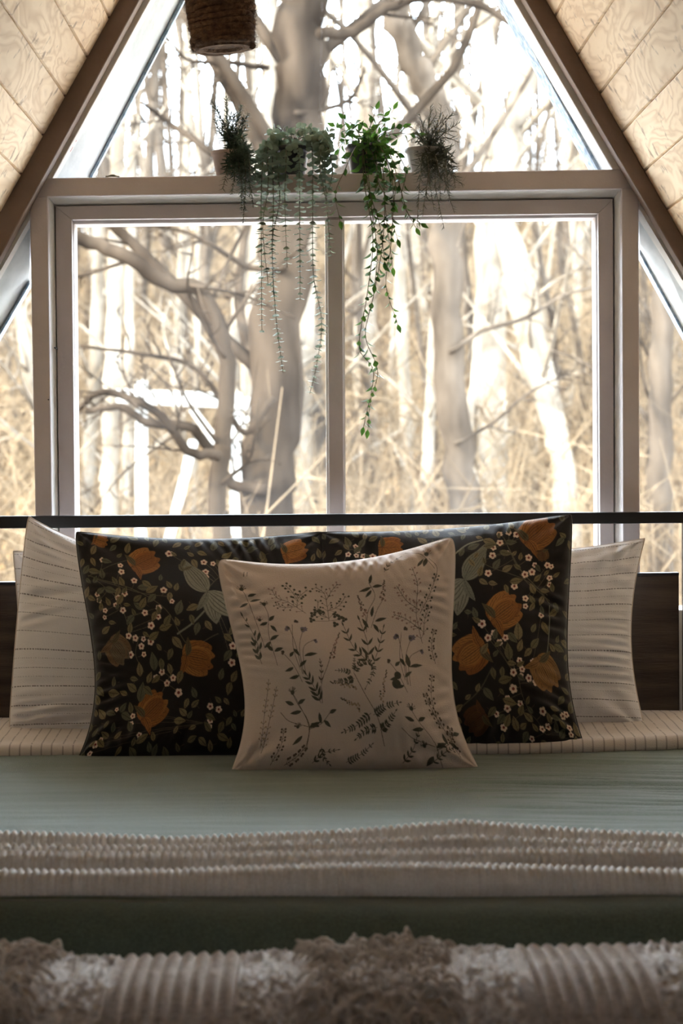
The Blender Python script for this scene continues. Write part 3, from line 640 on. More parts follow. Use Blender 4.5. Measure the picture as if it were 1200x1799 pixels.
    # thistle spray bottom left and bottom right
    for ox,oy in ((0,0),(240,35)):
        c.line([(515,1330),(520,1290),(500,1250),(488,1230)],1.1,BR); 
        for pts in ([(518+ox,1325+oy),(520+ox,1285+oy),(498+ox,1250+oy),(488+ox,1232+oy)],[(520+ox,1295+oy),(545+ox,1285+oy),(562+ox,1268+oy)],[(518+ox,1290+oy),(480+ox,1278+oy),(462+ox,1262+oy)]): c.line(pts,1.1,BR)
        thistle(c,488+ox,1228+oy,9); thistle(c,498+ox,1288+oy,7)
        for x,y,a,L in ((490,1250,-2.9,20),(498,1250,-.6,18),(505,1262,2.9,24),(520,1292,-.5,26),(524,1285,.2,18),(545,1285,-1.9,20),(550,1280,.6,18),(508,1305,2.3,24),(562,1268,-.5,16)): c.leaf(x+ox,y+oy,a,L,7,GN,None,.12)
    for pts in ([(432,1330),(440,1270),(455,1215)],[(428,1320),(428,1260),(440,1200)]): berries(c,pts,9,7,BE,1.6)
    for pts in ([(455,1350),(468,1320),(470,1290)],[(480,1352),(500,1340),(515,1325)],[(780,1290),(775,1240),(782,1200)],[(790,1300),(770,1260),(762,1235)],[(790,1180),(782,1150),(788,1120)],[(800,1340),(795,1310),(800,1290)]): berries(c,pts,8,8,BR,2.0)
    fern([(590,1350),(615,1340),(640,1322)],9,10); sprig_leafy(c,[(530,1350),(550,1335),(575,1330)],5,10); sprig_leafy(c,[(690,1352),(715,1330),(735,1300)],5,12); sprig_leafy(c,[(740,1352),(770,1335),(790,1325)],5,11); sprig_leafy(c,[(545,1325),(548,1340),(560,1352)],4,10)
    c.blur(); return c
def stripes(seed, w_=1.0, h_=1.0, nl=24):
    r=np.random.default_rng(seed); H,W=1100,1100; c=Canvas(0,0,W,H,(.82,.785,.775),k=1); sp=H/nl
    for k in range(nl):
        y=int((k+.5)*sp); strong=k%2==0
        ph=0
        while ph<W:
            l=int(r.integers(5,10) if strong else r.integers(3,5)); g=int(r.integers(2,5) if strong else r.integers(4,7))
            c.a[y:y+(4 if strong else 2), ph:ph+l]=(.22,.20,.195) if strong else (.40,.37,.355); ph+=l+g
    return c
# ------------------------------------------------------------------ pillows
def pillow(name, TL, TR, BR_, BL, tf, tb, canvas, material, pip, label, group=None, bow=(.03,.02,.008,.02), seed=0, nf=400, uvf=(0,0,1,1), base=BED, wr=.006, pw=.47, pipe=.0022, flop=0, floor=None, skew=1.0, cr=.003):
    TL,TR,BR_,BL=[np.array(q) for q in (TL,TR,BR_,BL)]
    cen=(TL+TR+BR_+BL)/4
    n_=np.cross(TR-TL+BR_-BL, TL-BL+TR-BR_); n_=n_/np.linalg.norm(n_)
    if n_[1]>0: n_=-n_
    def surf(N,sgn,th):
        u=np.linspace(0,1,N); U,V=np.meshgrid(u,u)
        # finer spacing near the edges
        U=.5-.5*np.cos(PI*U)*.35+(U-.5)*.65; U=(U-U.min())/(U.max()-U.min()); V=U.T.copy()
        B=(TL[None,None]*((1-U)*(1-V))[...,None]+TR*(U*(1-V))[...,None]+BR_*(U*V)[...,None]+BL*((1-U)*V)[...,None])
        ex=(TR-TL); ex=ex/np.linalg.norm(ex); ey=(BL-TL); ey=ey/np.linalg.norm(ey)
        su=(np.sin(PI*U))**.8; sv=(np.maximum(0,np.sin(PI*V**skew)))**.8
        off=su*(bow[0]*(1-V)**2.2-bow[2]*V**2.2); B+=off[...,None]*ey
        off=sv*(bow[3]*(1-U)**2.2-bow[1]*U**2.2); B+=off[...,None]*ex
        h=th*((4*U*(1-U))**pw)*((4*V*(1-V))**pw)
        # radiating creases near seams and slack folds
        R=np.random.default_rng(seed); W=np.zeros_like(U)
        du=np.minimum(U,1-U); dv_=np.minimum(V,1-V)
        for k in range(26):
            f=R.uniform(5,22); ph=R.uniform(0,6.28); c0=R.uniform(0,1); wd=R.uniform(.05,.14); fall=R.uniform(9,20)
            side=k%4
            if side<2: A=U; D=(V if side==0 else 1-V)
            else: A=V; D=(U if side==2 else 1-U)
            tilt=R.uniform(-.5,.5)
            W+=np.exp(-((A-c0+tilt*D)/wd)**2)*np.sin(f*6.28*(A-c0+tilt*D)*1.2+ph)*np.exp(-D*fall)*(1-np.exp(-D*60))*R.uniform(.4,1)
        for cu,cv in ((0,0),(1,0),(1,1),(0,1)):
            dx=U-cu; dy=V-cv; r_=np.hypot(dx,dy)+1e-6; th_=np.arctan2(dy,dx)
            W+=np.sin(th_*9+R.uniform(0,6))*np.exp(-r_*6)*(1-np.exp(-r_*14))*1.1
        for k in range(3):
            a=R.uniform(0,PI); fx,fy=math.cos(a)*R.uniform(1,2.2),math.sin(a)*R.uniform(1,2.2)
            W+=.5*np.sin(6.28*(fx*U+fy*V)+R.uniform(0,6))*np.minimum(1,6*np.minimum(du,dv_))
        h=h+wr*W*np.minimum(1,14*np.minimum(du,dv_))*(1 if sgn>0 else .4)
        for cu,cv in ((0,0),(1,0),(1,1),(0,1)):
            k=cr*np.exp(-(((U-cu)**2+(V-cv)**2)**.5)/.028); B+=(k*(1 if cu==0 else -1))[...,None]*ex+(k*(1 if cv==0 else -1))[...,None]*ey
        Q=B+sgn*h[...,None]*n_
        if flop: Q[...,1]+= flop*np.exp(-((V)/.12)**2)*np.sin(PI*U)
        zmin=base if floor is None else floor
        low=Q[...,2]<zmin; Q[...,2]=np.where(low, zmin+.15*(Q[...,2]-zmin)*0, Q[...,2])
        return U,V,Q
    root=empty(name, tuple((BL+BR_)/2*np.array([1,1,0])+np.array([0,0,base])))
    tag(root,label,'pillow',group)
    allv=[];allf=[];allc=[]
    for N,sg,th in ((nf,1,tf),(70,-1,tb)):
        U,V,Q=surf(N,sg,th); b=len(allv) and sum(len(q) for q in allv)
        allv.append(Q.reshape(-1,3)); u0,v0,u1,v1=uvf
        allc.append(canvas.sample((u0+(u1-u0)*U).ravel(),(v0+(v1-v0)*V).ravel()))
        idx=np.arange(N*N).reshape(N,N)+b
        f=np.stack([idx[:-1,:-1],idx[1:,:-1],idx[1:,1:],idx[:-1,1:]],-1).reshape(-1,4)
        if sg<0: f=f[:,::-1]
        allf.append(f)
        if sg>0: edge=[Q[0,i] for i in range(0,N,6)]+[Q[i,-1] for i in range(0,N,6)]+[Q[-1,i] for i in range(N-1,0,-6)]+[Q[i,0] for i in range(N-1,0,-6)]
    vs=np.concatenate(allv); fs=np.concatenate(allf)
    loc=np.array(root.location); me=bpy.data.meshes.new('cover')
    me.vertices.add(len(vs)); me.vertices.foreach_set('co',(vs-loc).astype(np.float32).ravel())
    me.loops.add(len(fs)*4); me.loops.foreach_set('vertex_index',fs.astype(np.int32).ravel())
    me.polygons.add(len(fs)); me.polygons.foreach_set('loop_start',np.arange(0,len(fs)*4,4,dtype=np.int32)); 
    me.polygons.foreach_set('use_smooth',np.ones(len(fs),dtype=bool)); me.update(calc_edges=True); me.validate()
    me.materials.append(material); o=bpy.data.objects.new('cover',me); COL.objects.link(o); o.parent=root
    set_colors(o,np.concatenate(allc))
    if pip:
        mb=MB(); mb.tube([Vector(q)-Vector(loc) for q in edge]+[Vector(edge[0])-Vector(loc)], pipe, 6, cap=False)
        s_=mb.build('piping', pip); s_.parent=root
    return root
def on(px,py,z): return PZ(px,py,z)
GW='white pillows against the headboard'
st=stripes(3); 
zb=BED+.055
pillow('pillow', P(22,966,-.035), P(500,975,-.035), on(500,1292,zb)*1.0+Vector((0,0,0)), P(28,1292,-.07), .035,.02, st, M['cotton'], M['piping_c'],
       'white striped pillow farthest left, only its corner showing behind another', GW, seed=2, nf=200, base=zb, bow=(.02,.0,.0,.012))
pillow('pillow', P(50,905,-.075), P(580,965,-.085), P(585,1298,-.185), P(16,1300,-.185), .075,.03, stripes(4), M['cotton'], M['piping_c'],
       'white pillow with dashed stripes behind the left dark floral cushion', GW, seed=4, nf=420, base=zb-.012, bow=(.075,.0,.004,-.004), wr=.012)
pillow('pillow', P(566,950,-.085), P(1135,944,-.075), P(1136,1284,-.185), P(580,1290,-.185), .08,.04, stripes(5), M['cotton'], M['piping_c'],
       'white pillow with dashed stripes behind the right dark floral cushion', GW, seed=6, nf=420, base=zb-.012, bow=(.035,.034,.004,0), wr=.012)
zk=BED+.004
pillow('cushion', P(133,933,-.215), P(567,933,-.215), P(560,1330,-.40), P(134,1336,-.40), .075,.045, dark_left(), M['printA'], M['piping_d'],
       'dark floral velvet cushion on the left, behind the cream botanical cushion', 'dark floral cushions', seed=21, nf=440, base=zk, bow=(.020,.0,.004,.040), wr=.011, skew=1.7)['category']='cushion'
pillow('cushion', P(563,934,-.215), P(1004,902,-.215), P(1030,1315,-.40), P(590,1322,-.40), .075,.045, dark_right(), M['printA'], M['piping_d'],
       'dark floral velvet cushion on the right, its raised corner above the metal rail', 'dark floral cushions', seed=23, nf=440, base=zk, bow=(.016,.028,.004,.0), wr=.011, skew=1.6)['category']='cushion'
pillow('cushion', P(381,978,-.43), P(798,938,-.43), P(848,1356,-.585), P(400,1362,-.585), .085,.05, linen(), M['printB'], M['piping_c'],
       'cream linen cushion printed with wild flowers, frontmost in the middle', seed=31, nf=470, base=zk, bow=(.038,.040,.006,.042), wr=.010, pipe=.0018, skew=1.7, cr=.009)['category']='cushion'
# ------------------------------------------------------------------ knit throw
def throw():
    # ridge lines: (y, z above bed) as functions of x
    def ip(x, pts):
        xs=[p[0] for p in pts]; ys=[p[1] for p in pts]; return float(np.interp(x,xs,ys))
    nx=1400; A=[]; xs=np.linspace(-.80,.80,nx)
    r1=[(-.8,.055),(-.5,.064),(-.25,.055),(0,.066),(.17,.080),(.35,.066),(.5,.058),(.8,.05)]
    cols=[]
    for x in xs:
        k1=ip(x,r1); k4=.036+.010*math.exp(-((x+.05)/.28)**2)+.004*math.sin(x*7); k2=k1*.45+.031+.003*math.sin(x*5+1); k3=.054+.003*math.sin(x*6)
        yo=.012*math.sin(x*4+1)
        key=[(-1.56,.004),(-1.58,.018),(-1.60,.030),(-1.64,k1-.012),(-1.672,k1),(-1.686,k1-.006),(-1.690,k1-.030),(-1.705,k1-.036),(-1.735,k2-.006),(-1.746,k2),(-1.756,k2-.006),(-1.758,k2-.024),(-1.767,k2-.026),
             (-1.783,k3),(-1.792,k3),(-1.802,k3-.006),(-1.805,k3-.028),(-1.822,k3-.026),(-1.85,k4+.002),(-1.868,k4+.003),(-1.880,k4-.005),(-1.884,k4-.018),(-1.882,.012),(-1.878,.004)]
        sp=spline([Vector((0,a+yo,b)) for a,b in key],6)
        per=.0108; ph=x/per; rib=abs(math.cos(PI*ph))
        cl=[]; L_=0; prev=None
        for i,q in enumerate(sp):
            if prev is not None: L_+=(q-prev).length
            prev=q
            t=(sp[min(i+1,len(sp)-1)]-sp[max(0,i-1)]); nn=Vector((0,t.z,-t.y)); nn=nn.normalized() if nn.length>0 else Vector((0,0,1))
            if nn.z<-.2 and i<3: nn=-nn
            st_=.5+.5*math.sin(2*PI*L_/.0075+ (PI if int(ph+.5)%2 else 0))
            d=(.0050*rib+.0016*st_*rib)*(.28+.72*max(0,nn.z)**2)*(1 if 2<i<len(sp)-3 else 0)
            cl.append((x,q.y+nn.y*d,BED+q.z+nn.z*d+.006*math.sin(x*3+.6)*-1))
        cols.append(cl)
    mb=MB(); mb.grid(cols); o=mb.build('knitted_throw', M['knit']); return o
tag(throw(), 'cream ribbed knit throw folded in layers across the green duvet', 'blanket')
# ------------------------------------------------------------------ bench at the foot of the bed
def bench():
    Yc,Zc=-2.36,.522; Rz,Ry=.115,.20
    b=tag(empty('bench',(0,Yc,0)),'beige woven bench with shaggy fringe bands at the foot of the bed','bench')
    def X(px): return P(px,1720,Yc-.05).x
    bands=[(X(-400),X(-60),'rib'),(X(-60),X(55),'fr'),(X(55),X(72),'pl'),(X(72),X(188),'tf'),(X(188),X(205),'pl'),(X(205),X(418),'rib'),(X(418),X(520),'tf'),(X(520),X(548),'pl'),(X(548),X(792),'fr'),(X(792),X(806),'pl'),(X(806),X(908),'tf'),(X(908),X(932),'pl'),(X(932),X(1142),'rib'),(X(1142),X(1280),'tf'),(X(1280),X(1500),'fr')]
    x0,x1=-.62,.62; nx=1500; na=230; xs=np.linspace(x0,x1,nx); A=[]; kinds=[]
    def cs(a):   # superellipse cross-section
        c,s_=math.cos(a),math.sin(a); p=.62
        return math.copysign(abs(c)**p,c)*Ry, math.copysign(abs(s_)**p,s_)*Rz
    angs=np.linspace(-.6,PI+.6,na); pts=[cs(a) for a in angs]
    arc=[0]; 
    for i in range(1,na): arc.append(arc[-1]+math.hypot(pts[i][0]-pts[i-1][0],pts[i][1]-pts[i-1][1]))
    per=.0175
    for i,x in enumerate(xs):
        kd='pl'
        for a,b_,k in bands:
            if a<=x<b_: kd=k
        end=min(1,(x-x0)/.03,(x1-x)/.03); end=math.sqrt(max(.0,1-(1-end)**2))
        row=[]
        for j,a in enumerate(angs):
            y,z=pts[j]; s_=arc[j]
            if kd=='rib': d=.0075*abs(math.sin(PI*x/per))*(.62+.38*math.sin(2*PI*s_/.013)) 
            elif kd=='tf': d=.006*max(0,noise.noise(Vector((x*120,s_*140,1))))*1.8+.0012
            elif kd=='fr': d=.0
            else: d=.0012*math.sin(2*PI*(x+s_)/.006)
            d+=.003*noise.noise(Vector((x*5,s_*5,0)))
            l=math.hypot(y/Ry**2,z/Rz**2) or 1; ny,nz=y/Ry**2/l,z/Rz**2/l
            row.append((x,Yc+(y+ny*d)*end,Zc+(z+nz*d)*end+.004*math.sin(x*4)))
            kinds.append(kd)
        A.append(row)
    mb=MB(); mb.grid(A)
    mi=[]
    for i in range(nx-1):
        k=kinds[i*na]; mi+= [1 if k=='tf' else 0]*(na-1)
    mb.m=mi
    mb.build('seat_cushion',[M['weave'],M['tuft']],b)
    for (fa,fb) in ((X(-60),X(55)),(X(548),X(792)),(X(1280),.6)):
        mb=MB(); R_=random.Random(int(fa*1000)); n=int((fb-fa)*5600)
        for k in range(n):
            x=R_.uniform(fa,fb); a=R_.uniform(.15,PI-.25); y,z=cs(a); l=math.hypot(y/Ry**2,z/Rz**2); ny,nz=y/Ry**2/l,z/Rz**2/l
            base=Vector((x,Yc+y,Zc+z)); N_=Vector((0,ny,nz)); T=Vector((R_.uniform(-1,1),-nz*R_.uniform(.2,1.2),ny*.6-.5*R_.random())).normalized()
            L_=R_.uniform(.016,.034); p=[base,base+N_*L_*.45+T*L_*.2,base+N_*L_*R_.uniform(.3,.75)+T*L_*.7,base+N_*L_*R_.uniform(.1,.6)+T*L_*1.2+Vector((R_.uniform(-.006,.006),0,-.004))]
            mb.tube(spline(p,3),[.0021]*10,5)
        mb.build('fringe',M['fringe'],b)
    for (px,h_) in ((560,.022),(603,.030),(722,.022),(22,.020)):
        pass
    mb=MB(); mb.box(-.58,.58,Yc-.17,Yc+.17,.36,.44); mb.build('seat_frame',M['rustic'],b,smooth=False,bevel=.004)
    for sx in (-1,1):
        for sy in (-1,1): mb=MB(); c=Vector((sx*.53,Yc+sy*.13,0)); mb.tube([c,c+Vector((0,0,.37))],[.014,.022],12); mb.build('leg',M['rustic'],b)
bench()
# ------------------------------------------------------------------ plants on the beam
def leafshape(mb, base, d, up, L, W, kind, mi=0):
    d=d.normalized(); side=d.cross(up); side=side.normalized() if side.length>1e-4 else d.orthogonal().normalized(); nn=side.cross(d)
    if kind=='round': st=[(0,.12),(.12,.62),(.35,.97),(.6,1.0),(.82,.72),(.96,.28),(1,0.02)]; cup=.12
    elif kind=='point': st=[(0,.05),(.12,.5),(.3,.95),(.48,1.0),(.68,.72),(.86,.30),(1,0.02)]; cup=.16
    else: st=[(0,.3),(.2,.9),(.5,1.0),(.8,.6),(1,.05)]; cup=.1
    vs=[]; 
    for t,w_ in st:
        c=base+d*L*t-nn*(L*.18*t*t)
        vs+= [c-side*W/2*w_+nn*W*cup*w_, c, c+side*W/2*w_+nn*W*cup*w_]
    fs=[]
    for i in range(len(st)-1):
        for j in (0,1): fs.append((3*i+j,3*i+j+1,3*i+j+4,3*i+j+3))
    mb.add(vs,fs,mi)
def strand(pxs, Ys, jit=0.004, m=6):
    pts=[P(x,y,Y)+Vector((random.uniform(-jit,jit),random.uniform(-jit,jit),0)) for (x,y),Y in zip(pxs,Ys)]
    return spline(pts,m)
def resample(pl, step):
    out=[]; acc=0; last=pl[0]
    out.append((pl[0],(pl[1]-pl[0]).normalized()))
    for a,b in zip(pl[:-1],pl[1:]):
        l=(b-a).length; t=step-acc
        while t<l: out.append((a+(b-a)*(t/l),(b-a).normalized())); t+=step
        acc=(acc+l)%step if l+acc>=step else acc+l
    return out
def hangY(pxs, seedy=None):
    # depth of every control point: inside the pot first, then over the rim, then in front of the beam
    Y=[]; o=random.uniform(-.012,.012)
    for k,(x,y) in enumerate(pxs):
        if k==0: Y.append(.115)
        elif y<285: Y.append(.05+o)
        elif y<300: Y.append(.015+o)
        else: Y.append(.0+o)
    return Y
def pot(root, cx, Yc, rt, rb, h, m, rim=.004, zt=None, rib=0):
    z=beam_z(cx)
    mb=MB(); prof=[(rb*.9,0),(rb,.003)]+[(rb+(rt-rb)*(k/8)**.9,h*.82*k/8+.003*0) for k in range(1,9)]+[(rt+rim,h*.84),(rt+rim,h*.985),(rt+rim*.4,h),(rt-.003,h),(rt-.004,h-.010)]
    mb.lathe(prof,(cx,Yc,z),40,0,rib,16)
    mb.build('pot',m,root)
    mb=MB(); mb.lathe([(rt-.004,h-.012),(rt*.5,h-.006),(.001,h-.005)],(cx,Yc,z),24); mb.build('soil',M['soil'],root)
_bl,_br=P(74,313,.04),P(1101,297,.04)
def beam_z(x): return _bl.z+(_br.z-_bl.z)*(x-_bl.x)/(_br.x-_bl.x)+.0005
YP=.10
def plant(name,label,cpx,rt,rb,h,pm,strands,kind,step,LW,lm,whorl,top=None,rib=0,group=None):
    c=P(cpx,300,YP); root=tag(empty(name,(c.x,YP,beam_z(c.x))),label,'potted plant',group)
    pot(root,c.x,YP,rt,rb,h,pm,rib=rib)
    ms=MB(); ml=MB()
    for sdef in strands:
        pxs=sdef[0]; dens=sdef[1] if len(sdef)>1 else 1.0; up=len(sdef)>2 and sdef[2]=='up'
        Ys=([.10]+[.09+random.uniform(-.05,.04)]*(len(pxs)-1)) if up else hangY(pxs)
        pl=strand(pxs,Ys,.002)
        ms.tube(pl,[.0012*(1-.5*i/len(pl)) for i in range(len(pl))],5)
        rs=resample(pl,step/dens); n=len(rs); ang=random.uniform(0,6)
        for k,(q,t) in enumerate(rs):
            if k==0: continue
            fr=k/n; L_=LW[0]*random.uniform(.7,1.15)*(1.0-.35*max(0,fr-.75)/.25); W_=LW[1]*L_/LW[0]
            ang+= PI/2+random.uniform(-.4,.4) if whorl==2 else 2.4+random.uniform(-.5,.5)
            ax=t.orthogonal().normalized(); bx=t.cross(ax)
            for s_ in range(whorl):
                a=ang+s_*2*PI/whorl; rad=ax*math.cos(a)+bx*math.sin(a)
                tilt={'round':.28,'point':.7,'needle':.55}[kind]+random.uniform(-.25,.35)
                d=(rad+t*tilt+Vector((0,0,-.15 if kind!='needle' else .05))).normalized()
                q2=q
                if kind=='point':
                    q2=q+d*L_*.18; ms.tube([q,q2],.0006,4)
                if q2.y+d.y*L_>.034 and q2.z<beam_z(c.x)+.002: d.y=-abs(d.y)*.6; 
                leafshape(ml,q2,d,t if kind!='round' else t,L_,W_,kind)
        if kind=='point': leafshape(ml,pl[-1],(pl[-1]-pl[-2]),Vector((0,1,0)),LW[0]*.9,LW[1]*.8,kind)
    if top: top(ms,ml,c)
    ms.build('stems',M['stem'],root); ml.build('foliage',lm,root)
    return root
random.seed(3)
plant('potted_rosemary','upright needle leaved plant in a brown clay pot, leftmost on the beam',405,.040,.030,.060,M['pot_brown'],
 [([(405,258),(396,225),(374,178)],1.7,'up'),([(405,258),(402,220),(396,172)],1.7,'up'),([(408,258),(414,225),(424,186)],1.7,'up'),([(405,258),(388,232),(380,210)],1.5,'up'),([(408,258),(408,230),(412,200)],1.6,'up'),([(410,258),(424,228),(436,200)],1.4,'up'),([(410,258),(422,235),(436,222)],1.1,'up'),([(404,258),(395,235),(384,200)],1,'up'),
  ([(410,258),(400,230),(405,200)],1,'up'),([(408,256),(415,232),(428,205)],1,'up'),([(410,250),(425,240),(432,255)],1,'up'),
  ([(412,255),(428,270),(432,320),(428,392)],1),([(412,255),(435,262),(440,300),(438,345)],1),([(408,258),(418,275),(422,320),(430,370)],1),([(405,255),(405,270),(400,300),(392,332)],1),([(408,255),(412,275),(412,305),(408,342)],1),([(412,255),(430,280),(440,330),(445,365)],.9),([(410,255),(425,275),(424,330),(424,370)],1)],
 'needle',.0055,(.019,.0030),M['needle'],4)
def euc_top(ms,ml,c):
    for k in range(130):
        x=random.uniform(474,584); y=random.uniform(224,258)+ (0 if abs(x-515)<25 else 6)
        if y>243 and 490<x<540: continue
        Y=random.uniform(.03,.14)
        q=P(x,y,Y); d=Vector((random.uniform(-1,1),random.uniform(-1,.4),random.uniform(-.3,1)))
        leafshape(ml,q,d,Vector((random.uniform(-1,1),random.uniform(-1,1),random.uniform(-1,1))),random.uniform(.012,.019),random.uniform(.012,.018),'round')
    for k in range(9):
        p0=P(515,262,.11); p1=P(random.uniform(480,580),random.uniform(228,245),random.uniform(.05,.13)); ms.tube(spline([p0,(p0+p1)/2+Vector((0,0,.012)),p1],5),.001,5)
plant('trailing_eucalyptus','silver green round leaved trailing plant in a black pot',513,.037,.029,.068,M['pot_black'],
 [([(480,250),(464,262),(460,330),(458,420),(460,580)],1),([(490,250),(478,265),(480,350),(478,450),(484,560),(497,655)],1.15),([(500,250),(502,270),(500,350),(505,470)],1),
  ([(515,250),(524,272),(525,380),(526,527)],1),([(535,250),(548,265),(548,350),(552,480),(564,565),(556,640),(545,692)],1.0),([(545,245),(566,262),(572,330),(582,450)],1.2),
  ([(478,250),(452,275),(446,320)],1.1),([(485,250),(486,280),(492,350),(480,420),(482,520)],.95),([(490,248),(470,258),(470,330),(462,400),(470,500)],.7),([(535,245),(560,250),(562,300),(575,360)],1.1),([(540,245),(572,250),(585,300),(578,340)],1)],
 'round',.0118,(.0175,.0155),M['euc'],2,euc_top)
def green_top(ms,ml,c):
    for k in range(46):
        q=P(random.uniform(600,690),random.uniform(222,262),random.uniform(.03,.14)); d=Vector((random.uniform(-1,1),random.uniform(-1,.3),random.uniform(-.4,1)))
        leafshape(ml,q,d,Vector((random.uniform(-1,1),random.uniform(-1,1),random.uniform(-1,1))),random.uniform(.018,.026),random.uniform(.009,.012),'point')
plant('trailing_vine','bright green pointed leaf vine in a black pot, the longest trailing strands',640,.038,.030,.070,M['pot_black'],
 [([(640,245),(622,262),(604,300),(590,340),(597,388)],.9),([(645,245),(636,265),(640,330),(655,420),(645,520),(630,610),(655,655),(640,750)],.9),([(650,245),(668,270),(676,340),(672,430),(655,520),(642,590),(664,650),(652,705),(645,755)],.85),
  ([(650,245),(680,262),(702,320),(716,375),(738,392)],.9),([(648,245),(670,262),(690,330),(688,430),(678,500),(698,570)],.95),([(645,245),(645,270),(652,360),(662,440),(660,500)],1),([(648,245),(664,268),(672,330),(682,400),(690,470)],1),
  ([(650,245),(672,265),(694,320),(690,380),(700,420)],1),([(645,245),(640,272),(648,330),(668,400),(676,460)],1),([(655,245),(690,262),(712,300),(705,350),(730,400)],.8),([(652,245),(660,275),(665,320),(690,360)],1.2),([(648,245),(655,275),(665,310),(655,350)],1.2),
  ([(640,250),(622,222),(607,208)],1,'up'),([(640,250),(620,235),(590,222)],1,'up'),([(645,250),(650,220),(662,192)],1.1,'up'),([(648,250),(672,222),(690,192)],1,'up'),([(650,250),(680,230),(708,222)],1.1,'up'),([(655,250),(690,235),(735,236)],1,'up'),([(645,250),(660,225),(676,205)],1,'up'),([(640,255),(610,245),(596,262)],1,'up')],
 'point',.0125,(.0235,.0120),M['green'],1,green_top)
plant('potted_grass','olive thin leaved bushy plant in a marbled stone pot, rightmost on the beam',748,.042,.032,.060,M['pot_stone'],
 [([(745,255),(742,225),(738,200)],1,'up'),([(748,255),(755,220),(757,186)],1,'up'),([(750,255),(768,215),(776,184)],1,'up'),([(752,255),(775,225),(796,196)],1,'up'),([(755,255),(785,230),(808,215)],1,'up'),([(755,255),(780,242),(806,250)],1,'up'),([(748,255),(735,235),(722,222)],1,'up'),
  ([(752,255),(765,228),(785,206)],1,'up'),([(748,255),(750,230),(768,200)],1,'up'),([(745,255),(735,240),(716,248)],.8,'up'),([(752,255),(772,232),(790,226)],1,'up'),
  ([(755,255),(782,262),(792,290),(800,330)],1),([(755,255),(775,270),(782,320),(798,375)],1),([(752,255),(765,275),(765,330),(780,402)],1),([(748,255),(752,275),(755,320),(762,370)],1),([(745,255),(740,275),(738,320),(733,400)],1),([(755,255),(780,272),(795,310),(815,325)],.9),([(750,255),(765,272),(772,310),(775,350)],1),([(750,255),(758,275),(748,340),(742,380)],1),([(755,255),(780,268),(785,300),(790,345)],1)],
 'needle',.0062,(.024,.0023),M['needle2'],3,rib=.02)
# ------------------------------------------------------------------ rope wrapped pendant
def rope_pendant():
    Yp=-.55; b0=P(393,84,Yp); t0=P(381,-70,Yp); ax=(t0-b0); L_=ax.length; ax.normalize()
    root=tag(empty('rope_pendant',b0),'brown jute rope wound cylinder hanging at the top of the picture','hanging pendant')
    u=Vector((1,0,0)); u=(u-ax*u.dot(ax)).normalized(); v=ax.cross(u)
    R0,R1=.0560,.0615; rr=.0072; turns=int(L_/(rr*1.5)); pts=[];rad=[]
    for k in range(turns*40):
        a=2*PI*k/40; h=L_*k/(turns*40); R_=R0+(R1-R0)*min(1,h/.10)+.004*noise.noise(Vector((math.cos(a)*3,math.sin(a)*3,h*60)))
        pts.append(b0+ax*(h+.002*math.sin(a*2+h*50))+(u*math.cos(a)+v*math.sin(a))*R_); rad.append(rr*(1+.22*noise.noise(Vector((k*.35,0,1)))))
    mb=MB(); mb.tube(pts,rad,8); 
    mb.build('rope_winding',M['rope'],root)
    mb=MB(); n=40; ring=[]
    prof=[(R0-.002,L_-.004),(R0-.004,-.003),(R0-.014,-.001),(R0-.018,.004),(.001,.004)]
    vs=[]
    for r_,z in prof:
        for j in range(n): a=2*PI*j/n; vs.append(b0+ax*z+(u*math.cos(a)+v*math.sin(a))*r_)
    mb.add(vs,[(i*n+j,i*n+(j+1)%n,(i+1)*n+(j+1)%n,(i+1)*n+j) for i in range(len(prof)-1) for j in range(n)]); mb.build('core',M['rope'],root)
    mb=MB(); R_=random.Random(2)
    for k in range(6000):
        a=R_.uniform(0,2*PI); h=R_.uniform(-.005,L_); d=(u*math.cos(a)+v*math.sin(a)); q=b0+ax*h+d*(R0+.006+.003*min(1,h/.1))
        l=R_.uniform(.003,.009); e=q+(d*R_.uniform(.2,1)+Vector((R_.uniform(-1,1),R_.uniform(-1,1),R_.uniform(-1,1)))*.7)*l
        mb.tube([q-d*.002,(q+e)/2+Vector((0,0,R_.uniform(-.001,.001))),e],[.0003,.00025,.00015],3,cap=False)
    tag(mb.build('loose_fibres',M['rope'],root),kind='stuff')
    top=b0+ax*L_; zc=APEX.z+(top.x-APEX.x)/dl.x*dl.z
    mb=MB(); mb.tube([top-ax*.01,top+Vector((0,0,.02)),Vector((top.x,top.y,zc+.0))],.003,8); mb.build('cord',M['rope'],root)
rope_pendant()
# small twig lying on the beam at the left
mb=MB(); a=P(186,311,.06); b_=P(210,311,.07); mb.tube(spline([a,(a+b_)/2+Vector((0,0,.003)),b_],5),[.003,.002,.0015,.002,.003,.003,.003,.002,.0015,.002,.002],6)
tw=tag(mb.build('twig',M['stem']),'tiny brown curled scrap lying on the white beam, left of the plants','twig')
